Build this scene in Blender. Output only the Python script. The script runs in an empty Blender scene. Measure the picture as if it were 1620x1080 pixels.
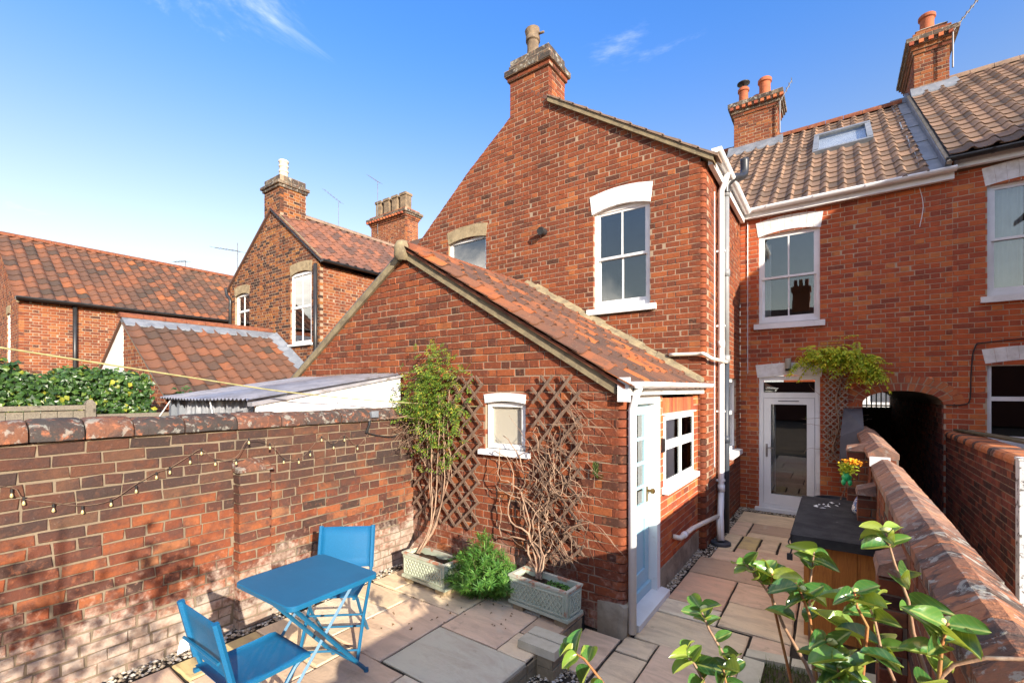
import bpy, math, random
import numpy as np
from mathutils import Vector, Matrix, Euler, noise as mnoise
R = math.radians
rng = random.Random(7)
scene = bpy.context.scene
col = scene.collection

# ---------------------------------------------------------------- camera, sky, sun, exposure
THETA = R(35.311); EYE = 2.05
cam = bpy.data.objects.new('camera', bpy.data.cameras.new('camera')); col.objects.link(cam)
cam.location = (0, 0, EYE); cam.rotation_euler = (R(90), 0, THETA)
cam.data.lens = 16; cam.data.sensor_width = 36; cam.data.shift_y = 0.0481
cam.data.clip_start = 0.05; cam.data.clip_end = 2000
scene.camera = cam
SUN_DIR = Vector((1.0, -0.5, 0.385)).normalized()          # towards the sun
ELEV = math.asin(SUN_DIR.z); AZ = math.atan2(SUN_DIR.x, SUN_DIR.y)
sl = bpy.data.lights.new('sun', 'SUN'); sl.energy = 2.0; sl.angle = R(0.5); sl.color = (1.0, 0.91, 0.77)
sun = bpy.data.objects.new('sun', sl); col.objects.link(sun)
sun.rotation_euler = SUN_DIR.to_track_quat('Z', 'Y').to_euler(); sun.location = (20, -10, 12)
scene.view_settings.view_transform = 'Standard'; scene.view_settings.look = 'None'
scene.view_settings.exposure = 2.5; scene.view_settings.gamma = 1.0
scene.view_settings.use_curve_mapping = False

world = bpy.data.worlds.new('World'); scene.world = world; world.use_nodes = True
wt = world.node_tree; wt.nodes.clear()


def nd(nt, t, i=None, **k):
    n = nt.nodes.new('ShaderNode' + t)
    for a, b in k.items():
        setattr(n, a, b)
    for a, b in (i or {}).items():
        s = n.inputs[a]
        if isinstance(b, bpy.types.NodeSocket):
            nt.links.new(b, s)
        else:
            s.default_value = b
    return n


def c4(c):
    return (c[0], c[1], c[2], 1.0)


def mixc(nt, f, a, b, blend='MIX'):
    n = nt.nodes.new('ShaderNodeMix'); n.data_type = 'RGBA'; n.blend_type = blend
    for idx, v in ((0, f), (6, a), (7, b)):
        if isinstance(v, bpy.types.NodeSocket):
            nt.links.new(v, n.inputs[idx])
        elif idx == 0:
            n.inputs[0].default_value = v
        else:
            n.inputs[idx].default_value = c4(v)
    return n.outputs[2]


def math_(nt, op, a, b=0.0, c=0.0):
    n = nt.nodes.new('ShaderNodeMath'); n.operation = op
    for idx, v in enumerate((a, b, c)):
        if isinstance(v, bpy.types.NodeSocket):
            nt.links.new(v, n.inputs[idx])
        else:
            n.inputs[idx].default_value = v
    return n.outputs[0]


def mrange(nt, v, a, b, c=0.0, d=1.0):
    return nd(nt, 'MapRange', {0: v, 1: a, 2: b, 3: c, 4: d}, interpolation_type='SMOOTHSTEP').outputs[0]


def ramp(nt, f, pts, interp='LINEAR'):
    n = nd(nt, 'ValToRGB', {0: f}); cr = n.color_ramp; cr.interpolation = interp
    while len(cr.elements) < len(pts):
        cr.elements.new(0.5)
    for e, (p, c) in zip(cr.elements, pts):
        e.position = p; e.color = c4(c)
    return n.outputs[0]


def noise(nt, vec, scale, detail=4, rough=0.55, dist=0.0):
    return nd(nt, 'TexNoise', {'Vector': vec, 'Scale': scale, 'Detail': detail, 'Roughness': rough, 'Distortion': dist}).outputs[0]


FILL_CLOUD = (10.9, 31.3, 34.7)  # noise offset picked so the added fill clouds stay mostly out of view
sky = nd(wt, 'TexSky', sky_type='NISHITA', sun_disc=False)
sky.sun_elevation = ELEV; sky.sun_rotation = AZ
sky.air_density = 1.3; sky.dust_density = 0.55; sky.ozone_density = 3.0; sky.altitude = 0
tc = nd(wt, 'TexCoord').outputs['Generated']
mp = nd(wt, 'Mapping', {'Vector': tc, 'Location': FILL_CLOUD, 'Scale': (1.0, 1.0, 2.2)}).outputs[0]
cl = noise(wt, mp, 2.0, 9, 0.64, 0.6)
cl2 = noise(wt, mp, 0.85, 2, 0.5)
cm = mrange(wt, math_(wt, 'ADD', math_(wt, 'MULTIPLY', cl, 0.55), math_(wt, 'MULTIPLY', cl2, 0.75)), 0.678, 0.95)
el = nd(wt, 'SeparateXYZ', {0: nd(wt, 'VectorMath', {0: tc}, operation='NORMALIZE').outputs[0]}).outputs[2]
tint = mixc(wt, mrange(wt, el, 0.22, 0.66), (0.41, 0.31, 0.265), (0.146, 0.266, 0.44))
skyc = mixc(wt, 1.0, sky.outputs[0], tint, 'MULTIPLY')
skyc = mixc(wt, math_(wt, 'MULTIPLY', cm, 0.9), skyc, (8.3, 7.35, 6.2))  # clouds made extra bright to lift the shade
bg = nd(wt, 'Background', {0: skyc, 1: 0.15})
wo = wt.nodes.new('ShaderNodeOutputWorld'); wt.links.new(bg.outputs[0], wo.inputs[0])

# ---------------------------------------------------------------- scene graph helpers
W, LOCAL = {}, set()


def link(o, parent=None, w=(0, 0, 0)):
    col.objects.link(o)
    if parent is None:
        o.location = w; W[o.name] = Vector(w)
    elif parent.name in LOCAL:
        o.parent = parent; LOCAL.add(o.name)
    else:
        o.parent = parent; o.location = Vector(w) - W[parent.name]; W[o.name] = Vector(w)
    return o


def tag(o, label=None, cat=None, group=None, kind=None):
    for k, v in (('label', label), ('category', cat), ('group', group), ('kind', kind)):
        if v:
            o[k] = v
    return o


def thing(name, label, cat, loc=(0, 0, 0), rot=None, group=None, kind=None):
    o = bpy.data.objects.new(name, None); o.empty_display_size = 0.2
    link(o, None, loc); tag(o, label, cat, group, kind)
    if rot is not None:
        o.rotation_euler = (0, 0, rot); LOCAL.add(o.name)
    return o


def copy_tree(o, parent=None):
    c = o.copy(); col.objects.link(c); c.parent = parent
    for ch in list(o.children):
        copy_tree(ch, c)
    return c


class F:
    """vertical frame: u runs along (cos a, sin a), n is outward, z up"""
    def __init__(s, O, a):
        s.O = Vector(O); s.a = R(a); s.U = Vector((math.cos(s.a), math.sin(s.a), 0)); s.N = Vector((math.sin(s.a), -math.cos(s.a), 0))

    def p(s, u, n, z):
        return s.O + s.U * u + s.N * n + Vector((0, 0, z))


class MB:
    def __init__(s):
        s.v, s.f = [], []

    def add(s, vs, fs):
        b = len(s.v); s.v += [tuple(x) for x in vs]; s.f += [tuple(b + i for i in f) for f in fs]

    def hexa(s, c):
        s.add(c, [(0, 3, 2, 1), (4, 5, 6, 7), (0, 1, 5, 4), (1, 2, 6, 5), (2, 3, 7, 6), (3, 0, 4, 7)])

    def box(s, x0, x1, y0, y1, z0, z1):
        s.hexa([(x0, y0, z0), (x1, y0, z0), (x1, y1, z0), (x0, y1, z0), (x0, y0, z1), (x1, y0, z1), (x1, y1, z1), (x0, y1, z1)])

    def lb(s, f, u0, u1, n0, n1, z0, z1):
        p = f.p
        s.hexa([p(u0, n1, z0), p(u1, n1, z0), p(u1, n0, z0), p(u0, n0, z0), p(u0, n1, z1), p(u1, n1, z1), p(u1, n0, z1), p(u0, n0, z1)])

    def ring(s, f, u0, u1, z0, z1, w, n0, n1, wb=None):
        wb = w if wb is None else wb
        s.lb(f, u0, u1, n0, n1, z0, z0 + wb); s.lb(f, u0, u1, n0, n1, z1 - w, z1)
        s.lb(f, u0, u0 + w, n0, n1, z0 + wb, z1 - w); s.lb(f, u1 - w, u1, n0, n1, z0 + wb, z1 - w)

    def prism(s, f, poly, n0, n1):
        k = len(poly)
        s.add([f.p(u, n1, z) for u, z in poly] + [f.p(u, n0, z) for u, z in poly],
              [tuple(range(k)), tuple(range(2 * k - 1, k - 1, -1))] + [(i, k + i, k + (i + 1) % k, (i + 1) % k) for i in range(k)])

    def extr(s, prof, a, b, ax):
        """profile of 2d points extruded from a to b along axis ax ('x','y')"""
        k = len(prof)
        def P(q, t):
            return (t, q[0], q[1]) if ax == 'x' else (q[0], t, q[1])
        s.add([P(q, a) for q in prof] + [P(q, b) for q in prof],
              [tuple(range(k)), tuple(range(2 * k - 1, k - 1, -1))] + [(i, k + i, k + (i + 1) % k, (i + 1) % k) for i in range(k)])

    def tube(s, pts, r, n=6, cap=True):
        pts = [Vector(p) for p in pts]; m = len(pts)
        rs = r if isinstance(r, (list, tuple)) else [r] * m
        b = len(s.v); up = None
        for i, p in enumerate(pts):
            d = (pts[min(i + 1, m - 1)] - pts[max(i - 1, 0)])
            d = d.normalized() if d.length > 1e-9 else Vector((0, 0, 1))
            if up is None:
                up = Vector((0, 0, 1)) if abs(d.z) < 0.9 else Vector((1, 0, 0))
            x = d.cross(up)
            if x.length < 1e-6:
                x = d.cross(Vector((0.3, 1, 0.1)))
            x.normalize(); y = x.cross(d).normalized(); up = y
            for k in range(n):
                t = 2 * math.pi * k / n
                s.v.append(tuple(p + x * (rs[i] * math.cos(t)) + y * (rs[i] * math.sin(t))))
        for i in range(m - 1):
            for k in range(n):
                k2 = (k + 1) % n
                s.f.append((b + i * n + k, b + i * n + k2, b + (i + 1) * n + k2, b + (i + 1) * n + k))
        if cap:
            s.f.append(tuple(b + k for k in reversed(range(n)))); s.f.append(tuple(b + (m - 1) * n + k for k in range(n)))

    def lathe(s, c, prof, n=16):
        b = len(s.v); c = Vector(c)
        for r, z in prof:
            for k in range(n):
                t = 2 * math.pi * k / n
                s.v.append((c.x + r * math.cos(t), c.y + r * math.sin(t), c.z + z))
        for i in range(len(prof) - 1):
            for k in range(n):
                k2 = (k + 1) % n
                s.f.append((b + i * n + k, b + i * n + k2, b + (i + 1) * n + k2, b + (i + 1) * n + k))

    def leaf(s, p, d, nrm, L, wd, fold=0.25):
        """small pointed leaf: 2 bent halves"""
        p = Vector(p); side = d.cross(nrm).normalized(); b = len(s.v)
        m = p + d * (L * 0.45); tip = p + d * L - nrm * (L * 0.18); up = nrm * (wd * fold)
        for q in (p, m + side * (wd / 2) + up, tip, m - side * (wd / 2) + up, m):
            s.v.append(tuple(q))
        s.f += [(b, b + 1, b + 4), (b + 1, b + 2, b + 4), (b + 2, b + 3, b + 4), (b + 3, b, b + 4)]

    def mesh(s, name, mat, smooth=False):
        me = bpy.data.meshes.new(name); me.from_pydata(s.v, [], s.f)
        if mat is not None:
            me.materials.append(mat)
        if smooth:
            me.polygons.foreach_set('use_smooth', [True] * len(me.polygons))
        me.update()
        return me

    def build(s, name, mat, parent=None, smooth=False, kind=None, label=None):
        o = bpy.data.objects.new(name, s.mesh(name, mat, smooth)); link(o, parent)
        return tag(o, label, kind=kind)


def smooth_by_angle(o, ang=40):
    o.data.polygons.foreach_set('use_smooth', [True] * len(o.data.polygons))
    try:
        o.data.set_sharp_from_angle(angle=R(ang))
    except Exception:
        pass
    return o

# ---------------------------------------------------------------- pieces (bricks, tiles): the largest become objects, the rest one part
PIECES, MESHES = {}, {}
SN, CS = math.sin(THETA), math.cos(THETA)


def seen_area(c, a, nrm):
    d = -c.x * SN + c.y * CS
    if d < 0.3:
        return 0.0
    u = 810 + 720 * (c.x * CS + c.y * SN) / d; v = 618 - 720 * (c.z - EYE) / d
    if not (-15 < u < 1635 and -15 < v < 1095):
        return 0.0
    view = Vector((0, 0, EYE)) - c
    f = nrm.dot(view) / view.length
    return a * f * (720 / d) ** 2 if f > 0.02 else 0.0


def piece(th, name, parent, mesh, mtx, area, nrm):
    PIECES.setdefault((th.name, name), []).append((seen_area(mtx.translation, area, nrm), parent, mesh, mtx))


def flush_pieces(joined={'brick': 'brickwork', 'tile': 'roof_tiling', 'coping_brick': 'coping_bricks'}, limit=300, min_area=32):
    for (tn, name), lst in PIECES.items():
        lst.sort(key=lambda t: -t[0])
        rest = {}
        for i, (ar, parent, me, M) in enumerate(lst):
            if i < (200 if tn == 'brick_house' and name == 'brick' else limit) and ar > min_area:
                o = bpy.data.objects.new(name, me); col.objects.link(o); o.parent = parent
                o.location = M.translation - W[parent.name]; o.rotation_euler = M.to_euler()
            else:
                rest.setdefault((parent.name, me.materials[0].name), [parent, []])[1].append((me, M))
        for parent, l in rest.values():
            V, Fs, b = [], [], 0
            for me, M in l:
                if me.name not in MESHES:
                    a = np.empty(len(me.vertices) * 3); me.vertices.foreach_get('co', a)
                    MESHES[me.name] = (a.reshape(-1, 3), [tuple(p.vertices) for p in me.polygons])
                a, fs = MESHES[me.name]; m = np.array(M)
                V.append(a @ m[:3, :3].T + m[:3, 3]); Fs += [tuple(b + i for i in f) for f in fs]; b += len(a)
            me2 = bpy.data.meshes.new(joined.get(name, name)); me2.from_pydata(np.concatenate(V).tolist(), [], Fs)
            me2.materials.append(l[0][0].materials[0]); me2.update()
            sm = l[0][0].polygons[0].use_smooth
            if sm:
                me2.polygons.foreach_set('use_smooth', [True] * len(me2.polygons))
            o = bpy.data.objects.new(joined.get(name, name), me2); link(o, parent); o['kind'] = 'stuff'


def clip(poly, u0, u1, z0, z1):
    def half(pl, ax, val, keep_gt):
        out = []
        for i in range(len(pl)):
            a, b = pl[i], pl[(i + 1) % len(pl)]
            ia = a[ax] >= val if keep_gt else a[ax] <= val
            ib = b[ax] >= val if keep_gt else b[ax] <= val
            if ia:
                out.append(a)
            if ia != ib:
                t = (val - a[ax]) / (b[ax] - a[ax])
                out.append((a[0] + t * (b[0] - a[0]), a[1] + t * (b[1] - a[1])))
        return out
    for ax, val, g in ((0, u0, True), (0, u1, False), (1, z0, True), (1, z1, False)):
        poly = half(poly, ax, val, g)
        if len(poly) < 3:
            return []
    return poly


def parea(pl):
    return 0.5 * sum(pl[i][0] * pl[(i + 1) % len(pl)][1] - pl[(i + 1) % len(pl)][0] * pl[i][1] for i in range(len(pl)))


def rect(u0, u1, z0, z1):
    return lambda z: [(u0, u1)] if z0 <= z < z1 else []


def subtract(iv, cuts):
    for a, b in cuts:
        out = []
        for s, e in iv:
            if b <= s or a >= e:
                out.append((s, e)); continue
            if a > s:
                out.append((s, a))
            if b < e:
                out.append((b, e))
        iv = out
    return iv


BR = {}


def brick_mesh(pl, depth, mat, key=None, jit=0.002, e=0.004):
    """pl: convex polygon around its own centre (u,z); front at y=0, body to y=depth"""
    if key is not None:
        key = key + (round(depth, 3), mat.name, rng.randrange(4))
        if key in BR:
            return BR[key]
    k = len(pl); j = lambda a: rng.uniform(-a, a)
    tilt, tw = j(0.002), j(0.0025)
    fr, md, bk = [], [], []
    for u, z in pl:
        uu, zz = u + j(jit), z + j(jit)
        L = math.hypot(uu, zz) or 1
        w = max(abs(p[0]) for p in pl)
        fr.append((uu - math.copysign(min(e, abs(uu) * .5), uu), tilt + tw * u / max(w, .01), zz - math.copysign(min(e, abs(zz) * .5), zz)))
        md.append((uu, tilt + e, zz)); bk.append((uu, depth, zz))
    mb = MB()
    mb.add(fr + md + bk, [tuple(range(k))] + [(i, k + i, k + (i + 1) % k, (i + 1) % k) for i in range(k)] +
           [(k + i, 2 * k + i, 2 * k + (i + 1) % k, k + (i + 1) % k) for i in range(k)])
    me = mb.mesh('brick', mat)
    if key is not None:
        BR[key] = me
    return me


def brickwall(th, f, poly, mat, mort, ch=0.075, bond='flemish', cuts=(), depth=0.1, name='wall', z0=0.0, back=(0, 0), rec=0.0045,
              off=0.0, reveal=0.1, part=None, jit=0.002, label=None, joint=0.0085, off_in=(0, 0), wander=0.0):
    us = [p[0] for p in poly]; zs = [p[1] for p in poly]
    U0, U1, Z1 = min(us), max(us), max(zs)
    Z0 = min(zs)
    own = part is None
    mb = MB()
    nC = int(math.ceil((Z1 - z0) / ch))
    jobs = []
    rot = Matrix.Rotation(f.a, 4, 'Z')
    for i in range(nC):
        za, zb = z0 + i * ch, z0 + (i + 1) * ch
        if zb <= Z0 + 1e-6:
            continue
        zm = (za + zb) / 2
        cut = [c for fn in cuts for c in fn(zm)]
        # mortar face and reveals
        for a, b in subtract([(U0 - back[0], U1 + back[1])], cut):
            pl = clip(poly if back == (0, 0) else [(u - back[0] if u < U0 + 1e-6 else u + back[1] if u > U1 - 1e-6 else u, z) for u, z in poly], a, b, za, zb)
            if len(pl) >= 3:
                mb.add([f.p(u, -rec, z) for u, z in pl], [tuple(range(len(pl)))])
                for e, sgn in ((a, 1), (b, -1)):
                    if any(abs(e - x) < 1e-6 for c in cut for x in c):
                        q = [f.p(e, -rec, za), f.p(e, -reveal, za), f.p(e, -reveal, zb), f.p(e, -rec, zb)]
                        mb.add(q, [(0, 1, 2, 3) if sgn < 0 else (3, 2, 1, 0)])
        # bricks
        if bond == 'flemish':
            unit = [0.215, 0.1025]; u = U0 - 0.4 + (0 if i % 2 else -(0.215 + 0.1025 + 2 * joint) / 2) + off
        elif bond == 'garden':
            unit = [0.1025] if i % 5 == 3 else [0.222]
            u = U0 - 0.5 + (0 if i % 2 else -0.116) + off + rng.uniform(-.03, .03)
        else:
            unit = [0.215]; u = U0 - 0.4 + (0 if i % 2 else -0.1125) + off
        k = 0
        while u < U1:
            L = unit[k % len(unit)]
            if bond == 'garden':
                L = L + rng.uniform(-0.014, 0.014)
                if rng.random() < 0.12:
                    L = 0.108
            k += 1
            for a, b in subtract([(u, u + L)], cut):
                a, b = max(a, U0 + off_in[0]), min(b, U1 - off_in[1])
                if b - a < 0.02:
                    continue
                dz = rng.uniform(-wander, wander)
                pl = clip(poly, a, b, za + joint / 2 + dz, zb - joint / 2 + dz)
                if len(pl) < 3 or parea(pl) < 0.0006:
                    continue
                full = len(pl) == 4 and abs(parea(pl) - (b - a) * (ch - joint)) < 1e-6
                cu, cz = (min(p[0] for p in pl) + max(p[0] for p in pl)) / 2, (min(p[1] for p in pl) + max(p[1] for p in pl)) / 2
                loc = [(p[0] - cu, p[1] - cz) for p in pl]
                if full:
                    w = round((b - a) / 2, 3)
                    h = (ch - joint) / 2
                    me = brick_mesh([(-w, -h), (w, -h), (w, h), (-w, h)], depth, mat, (w, round(h, 4)), jit)
                else:
                    me = brick_mesh(loc, depth, mat, None, jit)
                jobs.append((me, Matrix.Translation(f.p(cu, rng.uniform(-.0015, .0015) - (0 if not wander else rng.uniform(0, .003)), cz)) @ rot, parea(pl)))
            u += L + joint
    if own:
        part = mb.build(name, mort, th, label=label)
    else:
        b = mb.build('mortar', mort, part)
    for me, M, ar in jobs:
        piece(th, 'brick', part, me, M, ar, f.N)
    return part


def bullnose(th, part, f, u, z0, z1, mat, ch=0.075, r=0.055, L=0.2, zstart=0.0, joint=0.010):
    """rounded corner bricks: the wall face ends at u, turning back by 90 degrees"""
    n = int((z1 - zstart) / ch); rot = Matrix.Rotation(f.a, 4, 'Z'); h = (ch - joint) / 2
    ms = []
    for L2 in (L, L * 0.55):
        prof = [(-L2, 0)] + [(-r + r * math.sin(t), r - r * math.cos(t)) for t in [R(q) for q in range(0, 91, 15)]] + [(0, 0.1 if L2 == L else 0.21), (-L2, 0.1)]
        k = len(prof); mb = MB()
        mb.add([(x, y, -h) for x, y in prof] + [(x, y, h) for x, y in prof],
               [tuple(range(k - 1, -1, -1)), tuple(range(k, 2 * k))] + [(i, (i + 1) % k, k + (i + 1) % k, k + i) for i in range(k)])
        me = mb.mesh('brick', mat); ms.append(me)
    for i in range(n):
        z = zstart + (i + 0.5) * ch
        if z < z0 or z > z1:
            continue
        piece(th, 'brick', part, ms[i % 2], Matrix.Translation(f.p(u, 0, z)) @ rot, 0.2 * ch * (1 if i % 2 == 0 else .6), f.N)


def pantile_mesh(mat, w, g, amp=0.032, rollw=0.3, thick=0.013, seg=9, knob=False, lift=0.02):
    L = g + 0.07; xs = []
    mb = MB(); top = []
    for i in range(seg + 1):
        t = i / seg
        x = t * (w * 1.14)
        tt = x / w
        if tt < 1 - rollw:
            z = -amp * 0.28 * math.sin(math.pi * tt / (1 - rollw))
        else:
            z = amp * math.sin(math.pi * min(1.0, (tt - 1 + rollw) / (rollw + 0.14)))
        top.append((x, z))
    j = lambda a: rng.uniform(-a, a)
    k = seg + 1; sk = j(0.006)
    v = [(x, sk * x / w + j(.002), z + lift + thick) for x, z in top] + [(x, L, z + thick) for x, z in top] + [(x, sk * x / w, z + lift) for x, z in top]
    fs = [(i, i + 1, k + i + 1, k + i) for i in range(seg)] + [(2 * k + i, 2 * k + i + 1, i + 1, i) for i in range(seg)]
    fs += [(2 * k, 0, k), (2 * k + seg, k + seg, seg)]
    mb.add(v, fs)
    if knob:
        x, z = w * (1 - rollw / 2 + .05), amp + lift + thick - 0.004
        mb.hexa([(x - .018, .012, z - .01), (x + .018, .012, z - .01), (x + .018, .05, z - .01), (x - .018, .05, z - .01),
                 (x - .012, .015, z + .012), (x + .012, .015, z + .012), (x + .012, .045, z + .010), (x - .012, .045, z + .010)])
    me = mb.mesh('tile', mat); me.polygons.foreach_set('use_smooth', [True] * len(me.polygons))
    try:
        me.set_sharp_from_angle(angle=R(50))
    except Exception:
        pass
    return me


def tiles(th, part, O, ex, up, ncol, nrow, w, g, mat, keep=None, nm=5, **k):
    O, ex, up = Vector(O), Vector(ex).normalized(), Vector(up).normalized(); n = ex.cross(up).normalized()
    ms = [pantile_mesh(mat, w, g, **k) for _ in range(nm)]
    B = Matrix((ex, up, n)).transposed().to_4x4()
    for r in range(nrow):
        for c in range(ncol):
            x, y = c * w, r * g
            if keep and not keep(x + w / 2, y + g / 2):
                continue
            p = O + ex * (x + rng.uniform(-.004, .004)) + up * (y + rng.uniform(-.006, .006)) + n * rng.uniform(0.0, .004)
            M = Matrix.Translation(p) @ B @ Matrix.Rotation(rng.uniform(-.012, .012), 4, 'Z')
            piece(th, 'tile', part, rng.choice(ms), M, w * g, n)


def ridge_run(th, part, a, b, r, mat, n, name='ridge_tile'):
    a, b = Vector(a), Vector(b); d = (b - a) / n; e = d.normalized(); side = e.cross(Vector((0, 0, 1))).normalized()
    for i in range(n):
        p, q = a + d * i, a + d * (i + 1) - e * 0.008
        mb = MB(); prof = [R(t) for t in (-15, 15, 45, 75, 105, 135, 165, 195)]
        vs = []
        for s, rr in ((p, r), (q, r * 1.03)):
            for t in prof:
                vs.append(s + side * (rr * math.cos(t)) + Vector((0, 0, rr * math.sin(t) * .8)))
        k = len(prof)
        mb.add(vs, [(j, j + 1, k + j + 1, k + j) for j in range(k - 1)] + [tuple(range(k - 1, -1, -1)), tuple(range(k, 2 * k))])
        smooth_by_angle(mb.build(name, mat, part))
# ---------------------------------------------------------------- materials


def newmat(name):
    m = bpy.data.materials.new(name); m.use_nodes = True; nt = m.node_tree
    b = nt.nodes['Principled BSDF']
    return m, nt, b


def setp(nt, b, **k):
    names = dict(color='Base Color', rough='Roughness', spec='Specular IOR Level', metal='Metallic', normal='Normal', coat='Coat Weight', coatr='Coat Roughness')
    for a, v in k.items():
        s = b.inputs[names[a]]
        if isinstance(v, bpy.types.NodeSocket):
            nt.links.new(v, s)
        elif a == 'color':
            s.default_value = c4(v)
        else:
            s.default_value = v


def pos(nt):
    return nd(nt, 'NewGeometry').outputs['Position']


def rnd(nt):
    g = nd(nt, 'NewGeometry').outputs['Random Per Island']; o = nd(nt, 'ObjectInfo').outputs['Random']
    return math_(nt, 'FRACT', math_(nt, 'ADD', math_(nt, 'MULTIPLY', g, 1.0), math_(nt, 'MULTIPLY', o, 7.31)))


def bump(nt, h, strength=0.3, dist=0.01):
    return nd(nt, 'Bump', {'Strength': strength, 'Distance': dist, 'Height': h}).outputs[0]


def zof(nt, P):
    return nd(nt, 'SeparateXYZ', {0: P}).outputs[2]


def brick_mat(name, pal, mott=0.5, soot=None, white=None, lichen=0.0, speck=0.10, bstr=0.45, orange=0.0):
    """soot=(z low, z high, amount): dirtier towards the top; white=(z low, z high, amount): salts and old limewash near the ground"""
    m, nt, b = newmat(name); P = pos(nt); r = rnd(nt)
    c = ramp(nt, r, pal)
    n1 = noise(nt, P, 11, 5, 0.6); n2 = noise(nt, P, 55, 4, 0.7); n3 = noise(nt, P, 2.1, 6, 0.62, 0.4); n4 = noise(nt, P, 26, 3, 0.6)
    c = mixc(nt, mrange(nt, n1, 0.42, 0.72, 0, mott), c, (0.075, 0.035, 0.028))
    c = mixc(nt, mrange(nt, n4, 0.52, 0.72, 0, 0.35 + orange), c, (0.40, 0.14, 0.065))
    c = mixc(nt, mrange(nt, noise(nt, P, 34, 5, .7), 0.52, 0.72, 0, mott * .6), c, (0.085, 0.045, 0.036))
    n5 = noise(nt, nd(nt, 'Mapping', {'Vector': P, 'Scale': (1, 1, .3)}).outputs[0], 1.1, 6, .62, .8)
    c = mixc(nt, mrange(nt, n5, .46, .72, 0, .42), c, mixc(nt, 1.0, c, (.56, .50, .50), 'MULTIPLY'))
    c = mixc(nt, mrange(nt, noise(nt, P, .8, 4, .55), .52, .70, 0, .45), c, mixc(nt, 1.0, c, (1.28, 1.30, 1.25), 'MULTIPLY'))
    if soot:
        f = mrange(nt, zof(nt, P), soot[0], soot[1])
        f = mrange(nt, math_(nt, 'ADD', math_(nt, 'ADD', math_(nt, 'MULTIPLY', n3, 1.25), math_(nt, 'MULTIPLY', f, 0.50)), math_(nt, 'MULTIPLY', n4, .35)), 0.93, 1.27, 0, soot[2])
        c = mixc(nt, f, c, mixc(nt, .35, mixc(nt, 1.0, c, (.33, .40, .50), 'MULTIPLY'), (0.075, 0.052, 0.043)))
    if white:
        f = mrange(nt, zof(nt, P), white[0], white[1], 1, 0)
        f = mrange(nt, math_(nt, 'ADD', math_(nt, 'ADD', math_(nt, 'MULTIPLY', n3, 1.15), math_(nt, 'MULTIPLY', f, 0.55)), math_(nt, 'MULTIPLY', n4, 0.5)), 1.06, 1.36, 0, white[2])
        c = mixc(nt, f, c, mixc(nt, mrange(nt, n1, .4, .65), (0.43, 0.36, 0.295), (0.28, 0.20, 0.15)))
    if lichen:
        l1 = noise(nt, P, 11, 7, 0.68, 0.5)
        c = mixc(nt, mrange(nt, noise(nt, P, 9, 5, 0.6, .5), 0.50, 0.60, 0, lichen), c, (0.05, 0.047, 0.044))
        c = mixc(nt, mrange(nt, l1, 0.55, 0.60, 0, lichen * .9), c, (0.36, 0.36, 0.31))
    c = mixc(nt, mrange(nt, n2, 0.62, 0.80, 0, speck), c, (0.52, 0.42, 0.34))
    setp(nt, b, color=c, rough=0.88, spec=0.25, normal=bump(nt, math_(nt, 'ADD', n2, math_(nt, 'MULTIPLY', n1, 1.4)), bstr, 0.008))
    return m


def mortar_mat(name, c0, c1, dirt=0.4):
    m, nt, b = newmat(name); P = pos(nt)
    c = mixc(nt, noise(nt, P, 6, 5, .6), c0, c1)
    c = mixc(nt, mrange(nt, noise(nt, P, 2.5, 5, .6), .5, .72, 0, dirt), c, (0.12, 0.095, 0.07))
    setp(nt, b, color=c, rough=0.95, spec=0.1, normal=bump(nt, noise(nt, P, 90, 3), .5, .006))
    return m


def mottled(name, c0, c1, scale=5, rough=0.6, spec=0.4, bs=0.15, bscale=60, spots=None, metal=0.0, coat=0.0, detail=5):
    m, nt, b = newmat(name); P = pos(nt)
    c = mixc(nt, mrange(nt, noise(nt, P, scale, detail, .6, .2), .35, .7), c0, c1)
    if spots:
        c = mixc(nt, mrange(nt, noise(nt, P, spots[0], 6, .65, .3), spots[1], spots[2], 0, spots[4] if len(spots) > 4 else 1), c, spots[3])
    setp(nt, b, color=c, rough=rough, spec=spec, metal=metal, coat=coat)
    if bs:
        setp(nt, b, normal=bump(nt, noise(nt, P, bscale, 3), bs, .004))
    return m


def tile_mat(name, pal, dark=0.5, lich=0.3):
    m, nt, b = newmat(name); P = pos(nt)
    c = ramp(nt, rnd(nt), pal)
    n1 = noise(nt, P, 7, 5, .62, .3); n2 = noise(nt, P, 45, 4, .65)
    c = mixc(nt, mrange(nt, n1, .45, .75, 0, dark), c, (0.055, 0.042, 0.036))
    c = mixc(nt, mrange(nt, n2, .58, .75, 0, lich), c, (0.33, 0.27, 0.18))
    setp(nt, b, color=c, rough=.85, spec=.3, normal=bump(nt, n2, .35, .006))
    return m


def leaf_mat(name, pal, rough=.5, trans=.35, spec=.4, back=None):
    m, nt, b = newmat(name)
    c = ramp(nt, rnd(nt), pal)
    P = pos(nt); c = mixc(nt, mrange(nt, noise(nt, P, 40, 2), .4, .7, 0, .35), c, mixc(nt, 1.0, c, (.35, .45, .3), 'MULTIPLY'))
    setp(nt, b, color=c, rough=rough, spec=spec)
    t = nd(nt, 'BsdfTranslucent', {0: mixc(nt, .5, c, (.25, .36, .03))}).outputs[0]
    mx = nd(nt, 'MixShader', {0: trans, 1: b.outputs[0], 2: t}).outputs[0]
    nt.links.new(mx, nt.nodes['Material Output'].inputs[0])
    return m


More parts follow.
